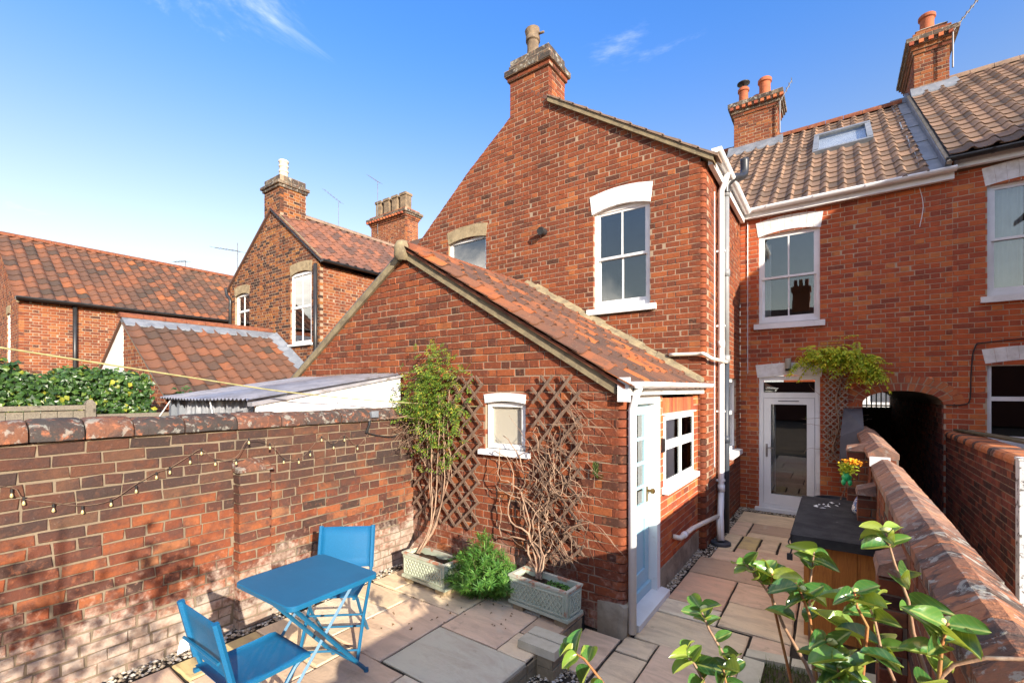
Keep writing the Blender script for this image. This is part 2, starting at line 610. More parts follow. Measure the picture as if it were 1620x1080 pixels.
def glass_mat(name, tint=(.80, .84, .85), refl=1.0, base=.05):
    m, nt, b = newmat(name)
    fr = nd(nt, 'Fresnel', {'IOR': 1.5}).outputs[0]
    f = math_(nt, 'ADD', math_(nt, 'MULTIPLY', fr, 1.7 * refl), base)
    n = bump(nt, noise(nt, pos(nt), 1.3, 2), .02, .05)
    g = nd(nt, 'BsdfGlossy', {'Color': (1, 1, 1, 1), 'Roughness': 0.0, 'Normal': n}).outputs[0]
    t = nd(nt, 'BsdfTransparent', {0: c4(tint)}).outputs[0]
    mx = nd(nt, 'MixShader', {0: f, 1: t, 2: g}).outputs[0]
    nt.links.new(mx, nt.nodes['Material Output'].inputs[0])
    return m


def wood_mat(name, c0, c1, axis=2, rough=.6, spec=.35, scale=14, knots=True):
    m, nt, b = newmat(name); P = pos(nt)
    s = [scale, scale, scale]; s[axis] = scale * .07
    v = nd(nt, 'Mapping', {'Vector': P, 'Scale': s}).outputs[0]
    n = noise(nt, v, 4, 6, .65, 1.2)
    c = mixc(nt, mrange(nt, n, .35, .68), c0, c1)
    r = rnd(nt); c = mixc(nt, math_(nt, 'MULTIPLY', r, .3), c, c1)
    if knots:
        c = mixc(nt, mrange(nt, nd(nt, 'TexVoronoi', {'Vector': nd(nt, 'Mapping', {'Vector': P, 'Scale': (1, 1, .6)}).outputs[0], 'Scale': 4.5}).outputs[0], .05, .13, .8, 0), c, tuple(x * .25 for x in c1))
    setp(nt, b, color=c, rough=rough, spec=spec, normal=bump(nt, n, .12, .004))
    return m


RED = [(0.0, (.060, .026, .016)), (.05, (.10, .032, .018)), (.15, (.155, .042, .019)), (.5, (.188, .047, .019)), (.8, (.225, .058, .021)), (.95, (.27, .075, .024)), (1, (.31, .10, .032))]
REDW = [(0.0, (.22, .060, .034)), (.10, (.32, .070, .033)), (.4, (.42, .088, .032)), (.75, (.47, .105, .034)), (.94, (.51, .14, .040)), (1, (.54, .20, .065))]
OLD = [(0.0, (0.039, 0.025, 0.020)), (.10, (0.074, 0.031, 0.022)), (.3, (0.129, 0.039, 0.021)), (.6, (0.187, 0.051, 0.022)), (.85, (0.234, 0.070, 0.026)), (1, (0.250, 0.109, 0.051))]
ORA = [(0.0, (0.066, 0.028, 0.019)), (.15, (0.144, 0.041, 0.020)), (.5, (0.203, 0.056, 0.022)), (.8, (0.242, 0.075, 0.025)), (1, (0.273, 0.109, 0.039))]
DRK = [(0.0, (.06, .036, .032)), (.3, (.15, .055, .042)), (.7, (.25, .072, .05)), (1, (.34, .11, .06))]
M = {}
M['brick'] = brick_mat('red_brick', RED, .36)
M['brick_rear'] = brick_mat('smooth_red_brick', REDW, .25)
M['brick_lean'] = brick_mat('weathered_red_brick', RED, .42, white=(-.3, 1.25, .5))
M['brick_old'] = brick_mat('old_garden_brick', OLD, .85, soot=(.55, 1.55, .88), white=(.15, 1.15, .80), speck=.25, bstr=.7)
M['brick_far'] = brick_mat('orange_red_brick', ORA, .5)
M['brick_mid'] = brick_mat('stained_orange_brick', [(0, (.03, .019, .015)), (.25, (.07, .029, .018)), (.45, (.16, .05, .019)), (.8, (.27, .092, .026)), (1, (.31, .13, .034))], .55)
M['brick_right'] = brick_mat('right_garden_brick', OLD, .5, white=(-.2, .3, .4))  # the old wall's brick palette without the darker top
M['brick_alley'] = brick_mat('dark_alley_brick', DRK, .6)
M['brick_orange'] = brick_mat('orange_arch_brick', [(0, (.28, .07, .04)), (.5, (.40, .11, .05)), (1, (.48, .16, .06))], .25)
M['coping'] = brick_mat('lichened_coping_brick', [(0, (.11, .075, .06)), (.4, (.22, .11, .07)), (.75, (.33, .14, .07)), (1, (.40, .18, .09))], .4, lichen=.75, bstr=.9, orange=.3)
M['coping_left'] = brick_mat('bullnose_coping_brick', [(0, (.045, .038, .035)), (.5, (.085, .055, .045)), (.8, (.14, .066, .045)), (1, (.20, .085, .045))], .8, lichen=.5, bstr=1.0, orange=.3)
M['coping_clean'] = brick_mat('worn_coping_brick', [(0, (.16, .10, .08)), (.5, (.28, .155, .105)), (1, (.38, .20, .12))], .3, lichen=.38, bstr=.6)
M['coping_alley'] = brick_mat('two_tone_coping_brick', [(0, (.06, .05, .05)), (.45, (.075, .05, .045)), (.5, (.42, .14, .06)), (1, (.5, .18, .07))], .3, lichen=.3)
M['sooty'] = brick_mat('sooty_cap_brick', [(0, (.04, .037, .033)), (.5, (.085, .07, .055)), (1, (.19, .15, .10))], .5, lichen=.7)
M['mortar'] = mortar_mat('pale_mortar', (.36, .27, .19), (.24, .175, .12), .3)
M['mortar_rear'] = mortar_mat('clean_pale_mortar', (.52, .385, .265), (.38, .28, .19))
M['mortar_old'] = mortar_mat('old_lime_mortar', (.25, .195, .135), (.13, .10, .07), .8)
M['mortar_dark'] = mortar_mat('dirty_mortar', (.26, .21, .17), (.14, .11, .09), .6)
M['cement'] = mottled('lichened_cement', (.25, .20, .12), (.15, .12, .08), 7, .95, .1, .6, 40, spots=(22, .55, .66, (.30, .255, .15), .7))
M['cement_pale'] = mottled('pale_cement', (.36, .31, .24), (.26, .22, .16), 6, .95, .1, .5, 50)
M['render_plinth'] = mottled('cement_plinth', (.36, .31, .23), (.21, .17, .12), 4, .95, .1, .5, 50, spots=(9, .55, .7, (.12, .09, .07), .6))
T0 = [(0, (0.061, 0.041, 0.030)), (.3, (0.102, 0.052, 0.034)), (.65, (0.143, 0.064, 0.037)), (.9, (0.197, 0.072, 0.034)), (1, (0.279, 0.094, 0.034))]
M['tile_lean'] = tile_mat('terracotta_pantile', [(0, (.08, .045, .033)), (.35, (.125, .058, .037)), (.68, (.165, .071, .039)), (.84, (.26, .083, .032)), (1, (.36, .107, .03))], .6, .3)
M['tile_rear'] = tile_mat('brown_concrete_tile', [(0, (.10, .068, .048)), (.5, (.19, .118, .077)), (1, (.25, .15, .095))], .45, .12)
M['tile_mid'] = tile_mat('brown_red_pantile', [(0, (.085, .05, .04)), (.5, (.16, .073, .05)), (1, (.25, .095, .05))], .45, .3)
M['tile_far'] = tile_mat('red_pantile', T0, .4, .15)
M['ridge_red'] = mottled('red_ridge_tile', (.21, .07, .032), (.13, .042, .024), 9, .85, .3, .3, spots=(20, .6, .7, (.30, .26, .16), .6))
M['ridge_dull'] = mottled('dull_ridge_tile', (.25, .17, .12), (.16, .11, .08), 9, .85, .3, .3)
M['terracotta'] = mottled('terracotta', (.36, .105, .045), (.25, .075, .035), 8, .8, .3, .15)
M['pot_buff'] = mottled('buff_chimney_pot', (.24, .175, .11), (.11, .08, .055), 5, .85, .3, .2, spots=(8, .55, .7, (.10, .08, .06), .8))
M['pot_cream'] = mottled('cream_chimney_pot', (.55, .51, .41), (.42, .38, .29), 6, .7, .4, .1)
M['white'] = mottled('white_paint', (.76, .76, .75), (.66, .66, .645), 3, .4, .5, .05, 30, spots=(5, .58, .76, (.50, .48, .44), .55))
M['upvc'] = mottled('white_plastic', (.77, .77, .77), (.70, .70, .695), 2, .3, .5, 0, spots=(3.2, .58, .78, (.55, .53, .49), .5))
M['white_brick'] = mottled('white_painted_brick', (.74, .73, .71), (.58, .56, .53), 12, .75, .3, .5, 70)
M['white_dirty'] = mottled('peeling_white_paint', (.68, .68, .67), (.5, .5, .5), 5, .7, .3, .4, 40, spots=(16, .56, .62, (.12, .11, .10), 1))
M['cream_pipe'] = mottled('cream_plastic_pipe', (.74, .70, .60), (.66, .61, .50), 4, .4, .5, 0)
M['black'] = mottled('black_plastic', (.018, .018, .019), (.03, .03, .032), 5, .4, .5, .05)
M['grey_pipe'] = mottled('grey_soil_pipe', (.20, .205, .21), (.26, .265, .27), 3, .5, .4, .03)
M['navy_pipe'] = mottled('dark_slate_pipe', (.035, .042, .055), (.05, .058, .07), 3, .45, .4, .03)
M['lead'] = mottled('lead_flashing', (.13, .145, .17), (.20, .215, .24), 5, .55, .4, .3, 30, spots=(6, .6, .7, (.33, .33, .33), .5))
M['glass'] = glass_mat('window_glass')
M['glass_dark'] = glass_mat('dark_window_glass', (.55, .58, .60), .9, .04)
M['glass_far'] = glass_mat('far_window_glass', (.75, .8, .82), 1.3, .12)
M['room'] = mottled('dim_room_plaster', (.16, .145, .125), (.11, .10, .09), 1.2, .9, .2, 0)
M['room_pale'] = mottled('pale_room_plaster', (.85, .81, .70), (.78, .74, .62), 2, .9, .2, 0)
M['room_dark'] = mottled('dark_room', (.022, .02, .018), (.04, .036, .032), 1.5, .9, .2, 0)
M['curtain'] = mottled('white_net_curtain', (.78, .77, .74), (.66, .65, .62), 3, .9, .1, 0)
M['curtain_grey'] = mottled('grey_curtain', (.40, .41, .43), (.32, .33, .35), 3, .9, .1, 0)
M['door_blue'] = mottled('pale_blue_paint', (.36, .55, .62), (.32, .51, .59), 2, .35, .5, .03)
M['brass'] = mottled('aged_brass', (.40, .25, .09), (.25, .15, .06), 15, .35, .5, 0, metal=1.0)
M['steel'] = mottled('dull_steel', (.35, .35, .36), (.25, .25, .26), 12, .35, .5, 0, metal=1.0)
M['alu'] = mottled('aerial_metal', (.16, .16, .17), (.10, .10, .11), 9, .5, .5, 0)
M['timber_box'] = wood_mat('stained_orange_timber', (.60, .225, .045), (.40, .13, .026), 2, .45, .45)
M['timber_grey'] = wood_mat('weathered_grey_timber', (.22, .19, .145), (.12, .10, .08), 0, .85, .2)
M['trellis'] = wood_mat('weathered_brown_timber', (.23, .15, .105), (.11, .07, .05), 2, .85, .2, knots=False)
M['trellis_pale'] = wood_mat('pale_grey_timber', (.42, .33, .25), (.26, .20, .15), 2, .85, .2, knots=False)
M['felt'] = mottled('grey_roofing_felt', (.030, .029, .029), (.055, .053, .051), 6, .92, .2, .8, 240, spots=(26, .67, .72, (.30, .30, .28), .6))
M['slate'] = mottled('slate_sheet', (.075, .08, .095), (.10, .105, .12), 4, .6, .4, .2)
M['blue'] = mottled('blue_powder_coat', (.006, .10, .20), (.008, .115, .225), 4, .42, .5, .06, 80, spots=(16, .64, .76, (.045, .20, .32), .5))
M['blue_cloth'] = mottled('blue_mesh_cloth', (.002, .095, .215), (.007, .135, .29), 260, .6, .35, .35, 420)
M['tag'] = mottled('white_paper', (.8, .8, .78), (.74, .74, .72), 3, .8, .2, 0)
M['sage'] = mottled('sage_glazed_pottery', (.44, .47, .36), (.36, .40, .30), 5, .5, .4, .15, 40, spots=(11, .63, .69, (.42, .20, .12), .75))
M['sage_rim'] = mottled('chipped_sage_rim', (.46, .46, .36), (.38, .38, .29), 5, .6, .3, .2, 40, spots=(7, .50, .56, (.40, .17, .10), .9))
M['soil'] = mottled('potting_soil', (.055, .035, .022), (.022, .014, .010), 14, .95, .1, 1.0, 60, spots=(30, .62, .7, (.20, .12, .06), .6))
M['earth'] = mottled('bare_earth', (.10, .075, .05), (.055, .042, .03), 3, .95, .1, .6, 50)
M['joint'] = mottled('dark_paving_joint', (.035, .030, .024), (.06, .05, .038), 8, .95, .1, .5, 60)
M['tan_stone'] = mottled('tan_walling_stone', (.34, .265, .16), (.23, .175, .105), 8, .9, .2, .5, 50, spots=(12, .58, .68, (.15, .12, .06), .6))
M['cream_stone'] = mottled('cream_edging_stone', (.56, .50, .36), (.44, .39, .27), 6, .85, .2, .4, 70)
M['vine'] = mottled('pale_vine_bark', (.36, .24, .16), (.20, .12, .08), 14, .9, .2, .4, 90)
M['vine_dark'] = mottled('dead_twig_bark', (.17, .11, .075), (.09, .058, .042), 14, .9, .2, .3, 90)
M['shoot'] = mottled('camellia_stem_bark', (.34, .22, .14), (.24, .13, .08), 18, .8, .2, .4, 120, spots=(9, .58, .7, (.42, .36, .28), .8))
M['shoot_new'] = mottled('young_red_stem', (.38, .14, .05), (.30, .17, .06), 18, .6, .3, .2, 120)
M['hedge'] = leaf_mat('ivy_leaf', [(0, (.018, .045, .012)), (.5, (.035, .085, .018)), (.85, (.07, .14, .03)), (.95, (.13, .19, .03)), (1, (.42, .40, .05))], .38, .2, .5)
M['climber'] = leaf_mat('climber_leaf', [(0, (.06, .13, .02)), (.5, (.14, .25, .035)), (.85, (.28, .36, .04)), (1, (.48, .36, .05))], .5, .4)
M['wisteria'] = leaf_mat('wisteria_leaf', [(0, (.28, .42, .03)), (.4, (.58, .68, .045)), (.8, (.80, .76, .05)), (1, (.85, .58, .05))], .5, .4)
M['rosemary'] = leaf_mat('narrow_green_leaf', [(0, (.04, .13, .02)), (.5, (.09, .25, .04)), (1, (.20, .38, .06))], .5, .35)
M['moss'] = leaf_mat('mossy_grass_blade', [(0, (.04, .06, .012)), (.6, (.08, .12, .02)), (1, (.20, .18, .06))], .7, .3)
M['flower'] = mottled('orange_petal', (.80, .28, .015), (.85, .42, .02), 20, .7, .2, 0)
M['green_toy'] = mottled('bright_green_plastic', (.03, .42, .12), (.03, .36, .10), 6, .35, .5, 0)
M['bulb'] = mottled('frosted_yellow_bulb', (.46, .38, .18), (.38, .32, .16), 6, .3, .5, 0)
M['corrugated'] = mottled('milky_corrugated_plastic', (.30, .29, .31), (.20, .195, .21), 5, .35, .5, .05, spots=(7, .52, .72, (.13, .11, .085), .8))
M['sheet'] = mottled('cloudy_polythene', (.30, .31, .33), (.14, .14, .15), 6, .4, .5, .2, 14)
M['rope'] = mottled('green_yellow_rope', (.34, .31, .14), (.24, .22, .10), 20, .8, .2, 0)
M['lamp_body'] = mottled('stone_grey_lamp', (.34, .31, .24), (.28, .25, .2), 8, .6, .3, .1)


def lit_room_pane():
    m, nt, b = newmat('lit_room_tint_glass')
    setp(nt, b, color=(.62, .57, .46), rough=.25, spec=.5)  # cream in the pane stands in for the bright room behind it
    t = nd(nt, 'BsdfTransparent', {0: (.9, .9, .88, 1)}).outputs[0]
    mx = nd(nt, 'MixShader', {0: .45, 1: b.outputs[0], 2: t}).outputs[0]
    nt.links.new(mx, nt.nodes['Material Output'].inputs[0])
    return m


def see_cloth(m, f):
    nt = m.node_tree; b = nt.nodes['Principled BSDF']
    t = nd(nt, 'BsdfTransparent').outputs[0]
    mx = nd(nt, 'MixShader', {0: f, 1: b.outputs[0], 2: t}).outputs[0]
    nt.links.new(mx, nt.nodes['Material Output'].inputs[0])


M['lit_room_pane'] = lit_room_pane(); see_cloth(M['blue_cloth'], .13)


def slab_mat():
    m, nt, b = newmat('riven_sandstone'); P = pos(nt)
    r = nd(nt, 'ObjectInfo').outputs['Random']
    off = nd(nt, 'VectorMath', {0: P, 1: nd(nt, 'CombineXYZ', {0: math_(nt, 'MULTIPLY', r, 37), 1: math_(nt, 'MULTIPLY', r, 91), 2: 0.0}).outputs[0]}, operation='ADD').outputs[0]
    oc = nd(nt, 'ObjectInfo').outputs['Color']
    st = nd(nt, 'Mapping', {'Vector': off, 'Rotation': (0, 0, .5), 'Scale': (1.0, 3.2, 1)}).outputs[0]
    n = noise(nt, st, 2.3, 7, .62, 1.1); n2 = noise(nt, off, 38, 5, .7); n3 = noise(nt, off, 3.3, 5, .6, .6)
    c = mixc(nt, mrange(nt, n, .38, .70, 0, .5), oc, (.40, .285, .20))
    c = mixc(nt, mrange(nt, n3, .56, .74, 0, .5), c, (.60, .50, .37))
    c = mixc(nt, mrange(nt, noise(nt, off, 6, 6, .65, .4), .60, .76, 0, .45), c, (.17, .115, .075))
    c = mixc(nt, mrange(nt, n2, .58, .75, 0, .22), c, (.16, .12, .09))
    c = mixc(nt, mrange(nt, noise(nt, P, 1.9, 7, .68, .5), .52, .70, 0, .4), c, mixc(nt, 1.0, c, (.66, .62, .56), 'MULTIPLY'))
    c = mixc(nt, mrange(nt, noise(nt, P, 90, 3, .7), .66, .74, 0, .5), c, (.10, .08, .05))
    setp(nt, b, color=c, rough=.78, spec=.25, normal=bump(nt, math_(nt, 'ADD', math_(nt, 'ADD', n, n3), math_(nt, 'MULTIPLY', n2, .3)), .5, .02))
    return m


M['slab'] = slab_mat()


def pebble_mat():
    m, nt, b = newmat('mixed_pebble')
    c = ramp(nt, rnd(nt), [(0, (.10, .08, .06)), (.3, (.30, .23, .15)), (.6, (.46, .38, .27)), (.85, (.58, .53, .44)), (1, (.28, .26, .25))])
    setp(nt, b, color=c, rough=.7, spec=.3)
    return m


M['pebble'] = pebble_mat()


def camellia_mat(name, pal, backc):
    m, nt, b = newmat(name); g = nd(nt, 'NewGeometry')
    o = nd(nt, 'ObjectInfo').outputs['Random']
    c = ramp(nt, o, pal)
    uv = nd(nt, 'TexCoord').outputs['Object']
    x = nd(nt, 'SeparateXYZ', {0: uv})
    ax = math_(nt, 'ABSOLUTE', x.outputs[0])
    vein = mrange(nt, ax, .0012, .004, .75, 0)
    wv = nd(nt, 'TexWave', {'Vector': nd(nt, 'Mapping', {'Vector': nd(nt, 'CombineXYZ', {0: ax, 1: x.outputs[1], 2: 0.0}).outputs[0], 'Rotation': (0, 0, -.75), 'Scale': (1, 1, 1)}).outputs[0], 'Scale': 26, 'Distortion': 1.5}).outputs[0]
    c = mixc(nt, mrange(nt, wv, .8, 1.0, 0, .3), c, (.20, .27, .06))
    c = mixc(nt, vein, c, (.34, .38, .10))
    c = mixc(nt, g.outputs['Backfacing'], c, backc)
    P = pos(nt)
    setp(nt, b, color=c, rough=.24, spec=.55, normal=bump(nt, math_(nt, 'ADD', wv, noise(nt, P, 60, 2)), .05, .003))
    t = nd(nt, 'BsdfTranslucent', {0: mixc(nt, .6, c, (.42, .46, .02))}).outputs[0]
    mx = nd(nt, 'MixShader', {0: .32, 1: b.outputs[0], 2: t}).outputs[0]
    nt.links.new(mx, nt.nodes['Material Output'].inputs[0])
    return m


M['cam_leaf'] = camellia_mat('camellia_leaf', [(0, (.025, .10, .028)), (.4, (.05, .16, .04)), (.75, (.11, .25, .05)), (.9, (.22, .33, .05)), (1, (.40, .42, .06))], (.33, .40, .08))
M['bud'] = mottled('camellia_bud', (.50, .50, .20), (.40, .43, .16), 30, .45, .4, 0)
# ---------------------------------------------------------------- building parts


def panes(win, f, cells, n, mat):
    for u0, u1, z0, z1 in cells:
        mb = MB(); mb.lb(f, u0, u1, n - .004, n, z0, z1); mb.build('pane', mat, win)


def interior(win, f, u0, u1, z0, z1, n, mat, depth=.9):
    mb = MB(); p = f.p; a, b, c, d = u0 - .25, u1 + .25, z0 - .3, z1 + .2; e = n - depth
    c8 = [p(a, n, c), p(b, n, c), p(b, e, c), p(a, e, c), p(a, n, d), p(b, n, d), p(b, e, d), p(a, e, d)]
    mb.add(c8, [(0, 1, 2, 3), (7, 6, 5, 4), (1, 5, 6, 2), (0, 3, 7, 4), (3, 2, 6, 7)])
    mb.build('interior', mat, win)


def curtain(win, f, u0, u1, z0, z1, n, mat, waves=9):
    mb = MB(); N = waves * 6; b = []
    for i in range(N + 1):
        t = i / N; u = u0 + (u1 - u0) * t; nn = n + .018 * math.sin(t * waves * 6.283) + .006 * math.sin(t * 31)
        b += [f.p(u, nn, z0), f.p(u, nn, z1)]
    mb.add(b, [(2 * i, 2 * i + 2, 2 * i + 3, 2 * i + 1) for i in range(N)])
    mb.build('curtain', mat, win, True)


def window(parent, f, u0, u1, z0, z1, style, rec=.06, fw=.05, glass='glass', sill=None, room='room', wh='upvc', curt=(), bar=.022, label=None, depth=.9):
    mb = MB(); n1, n0 = -rec, -rec - .07
    mb.ring(f, u0, u1, z0, z1, fw, n0, n1)
    w = mb.build('window', M[wh], parent, label=label)
    a, b, c, d = u0 + fw, u1 - fw, z0 + fw, z1 - fw; um = (a + b) / 2; cells = []
    if style == 'sash':
        zm = (c + d) / 2
        for (s0, s1, nn, wb) in ((zm - .015, d, n1 - .012, .035), (c, zm + .02, n1 - .04, .06)):
            s = MB(); s.ring(f, a, b, s0, s1, .035, nn - .028, nn, wb); so = s.build('sash', M[wh], w)
            g = MB(); g.lb(f, um - bar / 2, um + bar / 2, nn - .022, nn - .002, s0 + wb, s1 - .035); g.build('glazing_bar', M[wh], w)
            panes(w, f, [(a + .035, um - bar / 2, s0 + wb, s1 - .035), (um + bar / 2, b - .035, s0 + wb, s1 - .035)], nn - .012, M[glass])
    elif style == 'four':        # fixed lights above opening ones, two of each
        zm = c + (d - c) * .58
        g = MB(); g.lb(f, a, b, n0, n1, zm - .03, zm + .03); g.build('transom', M[wh], w)
        for s0, s1 in ((c, zm - .03), (zm + .03, d)):
            g = MB(); g.lb(f, um - .02, um + .02, n0 + .001, n1 - .001, s0, s1); g.build('mullion', M[wh], w)
            for q0, q1 in ((a, um - .02), (um + .02, b)):
                s = MB(); s.ring(f, q0 - .006, q1 + .006, s0 - .006, s1 + .006, .026, n1 - .02, n1 + .006); s.build('casement', M[wh], w)
                cells.append((q0 + .018, q1 - .018, s0 + .018, s1 - .018))
        panes(w, f, cells, n1 + .002, M[glass])
    elif style == 'two':         # one over one
        zm = (c + d) / 2 + .03
        g = MB(); g.lb(f, a, b, n0, n1 - .002, zm - .03, zm + .03); g.build('transom', M[wh], w)
        panes(w, f, [(a, b, c, zm - .03), (a, b, zm + .03, d)], n1 - .03, M[glass])
        g = MB(); g.lb(f, um - .008, um + .008, n1 - .028, n1 - .014, c, zm - .03); g.lb(f, um - .008, um + .008, n1 - .028, n1 - .014, zm + .03, d); g.build('glazing_bar', M[wh], w)
    else:
        panes(w, f, [(a, b, c, d)], n1 - .03, M[glass])
    interior(w, f, u0, u1, z0, z1, n0 - .02, M[room], depth)
    for cu in curt:
        curtain(w, f, cu[0], cu[1], cu[2], cu[3], n0 - .07, M[cu[4] if len(cu) > 4 else 'curtain'], cu[5] if len(cu) > 5 else 5)
    if sill:
        h, ov, pr = sill
        s = MB(); s.hexa([f.p(u0 - ov, pr, z0 - h), f.p(u1 + ov, pr, z0 - h), f.p(u1 + ov, n0, z0 - h), f.p(u0 - ov, n0, z0 - h),
                          f.p(u0 - ov, pr, z0 - .018), f.p(u1 + ov, pr, z0 - .018), f.p(u1 + ov, n0, z0 - .002), f.p(u0 - ov, n0, z0 - .002)])
        s.build('sill', M[wh], w)
    return w


def lintel(th, f, u0, u1, z0, z1, rise, mat, n=9, proud=.006, splay=.035, name='lintel', mortar=None, gap=.004):
    """segmental arch of wedge bricks over an opening"""
    um = (u0 + u1) / 2; hw = (u1 - u0) / 2
    lo = lambda u: z0 + rise * (1 - ((u - um) / hw) ** 2)
    base = MB(); pl = [(u0 + (u1 - u0) * i / 10, lo(u0 + (u1 - u0) * i / 10)) for i in range(11)]
    top = [(um + (u - um) * (1 + splay / hw), z1 - rise * ((u - um) / hw) ** 2 * .8) for u, z in reversed(pl)]
    N = len(pl)
    base.add([f.p(u, -.004, z) for u, z in pl + top] + [f.p(u, -.1, z) for u, z in pl + top],
             [(i, i + 1, 2 * N - 2 - i, 2 * N - 1 - i) for i in range(N - 1)] + [(i + 1, i, 2 * N + i, 2 * N + i + 1) for i in range(N - 1)])
    lt = base.build(name, mortar or mat, th)
    for k in range(n):
        a, b = (k + gap * 3) / n, (k + 1 - gap * 3) / n
        ua, ub = u0 + (u1 - u0) * a, u0 + (u1 - u0) * b
        T = lambda u: um + (u - um) * (1 + splay / hw)
        tz = lambda u: z1 - rise * ((u - um) / hw) ** 2 * .8
        mb = MB(); j = rng.uniform(0, .003)
        q = [(ua, lo(ua)), (ub, lo(ub)), (T(ub), tz(ub)), (T(ua), tz(ua))]
        mb.add([f.p(u, proud + j, z) for u, z in q] + [f.p(u, -.1, z) for u, z in q], [(0, 1, 2, 3), (0, 4, 5, 1), (1, 5, 6, 2), (2, 6, 7, 3), (3, 7, 4, 0)])
        mb.build('brick', mat, lt)
    return lt


def gutter(th, a, b, r=.055, mat='upvc', name='gutter', brackets=0):
    a, b = Vector(a), Vector(b); d = (b - a).normalized(); s = d.cross(Vector((0, 0, 1))).normalized()
    mb = MB(); pr = [R(t) for t in range(180, 361, 20)]
    out = [(r * math.cos(t), r * math.sin(t)) for t in pr]; inn = [(x * .9, y * .9) for x, y in reversed(out)]
    prof = out + inn; k = len(prof)
    mb.add([p + s * x + Vector((0, 0, y)) for p in (a, b) for x, y in prof], [(i, (i + 1) % k, k + (i + 1) % k, k + i) for i in range(k)])
    g = mb.build(name, M[mat], th, True)
    for e in (a, b):
        mb = MB(); h = len(out)
        mb.add([e + s * (x * 1.03) + Vector((0, 0, y * 1.03)) for x, y in out], [tuple(range(h))]); mb.build('stop_end', M[mat], g)
    L = (b - a).length
    for i in range(brackets):
        p = a + d * (L * (i + .5) / brackets); mb = MB()
        prof2 = [(x * 1.12, y * 1.12) for x, y in out]
        mb.add([p + d * t + s * x + Vector((0, 0, y)) for t in (-.015, .015) for x, y in prof2], [(i2, i2 + 1, len(out) + i2 + 1, len(out) + i2) for i2 in range(len(out) - 1)])
        mb.build('bracket', M[mat], g, True)
    return g


def chimney(th, x0, x1, y0, y1, z0, z1, mat, cap, pots=(), corbel=None, name='chimney', mort='mortar', ch=.075):
    c = MB(); c.box(x0 + .009, x1 - .009, y0 + .009, y1 - .009, z0, z1)
    part = c.build(name, M[mort], th)
    brickwall(th, F((0, y0, 0), 0), [(x0, z0), (x1, z0), (x1, z1), (x0, z1)], M[mat], M[mort], part=part, z0=z0, ch=ch)
    brickwall(th, F((x1, 0, 0), 90), [(y0 + .103, z0), (y1, z0), (y1, z1), (y0 + .103, z1)], M[mat], M[mort], part=part, z0=z0, ch=ch)
    brickwall(th, F((x0, 0, 0), -90), [(-y1, z0), (-y0 - .103, z0), (-y0 - .103, z1), (-y1, z1)], M[mat], M[mort], part=part, z0=z0, ch=ch)
    for (dz0, dz1, o, mm) in cap:
        X0, X1, Y0, Y1 = x0 - o, x1 + o, y0 - o, y1 + o
        b = MB(); b.box(X0 + .006, X1 - .006, Y0 + .006, Y1 - .006, z1 + dz0, z1 + dz1); b.build('cap_core', M[mort], part)
        h = dz1 - dz0 - .008
        for (fr, a, e) in ((F((0, Y0, 0), 0), X0, X1), (F((X1, 0, 0), 90), Y0 + .103, Y1), (F((X0, 0, 0), -90), -Y1, -Y0 - .103)):
            n = max(1, int(round((e - a) / .225))); st = (e - a) / n
            for i in range(n):
                w = st / 2 - .005
                me = brick_mesh([(-w, -h / 2), (w, -h / 2), (w, h / 2), (-w, h / 2)], .1, M[mm], (round(w, 3), round(h, 3)), .004)
                piece(th, 'brick', part, me, Matrix.Translation(fr.p(a + st * (i + .5), 0, z1 + dz0 + (dz1 - dz0) / 2)) @ Matrix.Rotation(fr.a, 4, 'Z'), 2 * w * h, fr.N)
    zt = z1 + cap[-1][1]
    fl = MB(); fl.hexa([(x0 + .02, y0 + .02, zt - .01), (x1 - .02, y0 + .02, zt - .01), (x1 - .02, y1 - .02, zt - .01), (x0 + .02, y1 - .02, zt - .01),
                        (x0 + .12, y0 + .1, zt + .05), (x1 - .12, y0 + .1, zt + .05), (x1 - .12, y1 - .1, zt + .05), (x0 + .12, y1 - .1, zt + .05)])
    fl.build('flaunching', M['cement_pale'], part)
    return part, zt


def pot(part, x, y, z, h, r, mat, kind='plain', name='chimney_pot'):
    mb = MB()
    if kind == 'square':
        s = r
        mb.box(x - s, x + s, y - s, y + s, z, z + h * .86); mb.box(x - s * 1.22, x + s * 1.22, y - s * 1.22, y + s * 1.22, z + h * .86, z + h)
        mb.build(name, M[mat], part); return
    pr = [(r, 0), (r * .92, h * .6), (r * .95, h * .78), (r * 1.16, h * .82), (r * 1.16, h * .95), (r, h), (r * .75, h), (r * .72, h * .5)]
    if kind == 'banded':
        pr = [(r * 1.05, 0), (r * .95, h * .45), (r * 1.1, h * .48), (r * 1.1, h * .55), (r * .9, h * .57), (r * .92, h * .68), (r * 1.1, h * .72), (r * 1.1, h * .78), (r * .92, h * .8), (r * 1.0, h * .9), (r * 1.15, h * .93), (r * 1.15, h), (r * .8, h), (r * .8, h * .6)]
    if kind == 'flared':
        pr = [(r * .95, 0), (r * .88, h * .55), (r, h * .62), (r * 1.05, h * .7), (r * 1.45, h * .95), (r * 1.45, h), (r * 1.3, h), (r * .8, h * .6)]
    mb.lathe((x, y, z), pr, 16); o = mb.build(name, M[mat], part); smooth_by_angle(o)
    return o


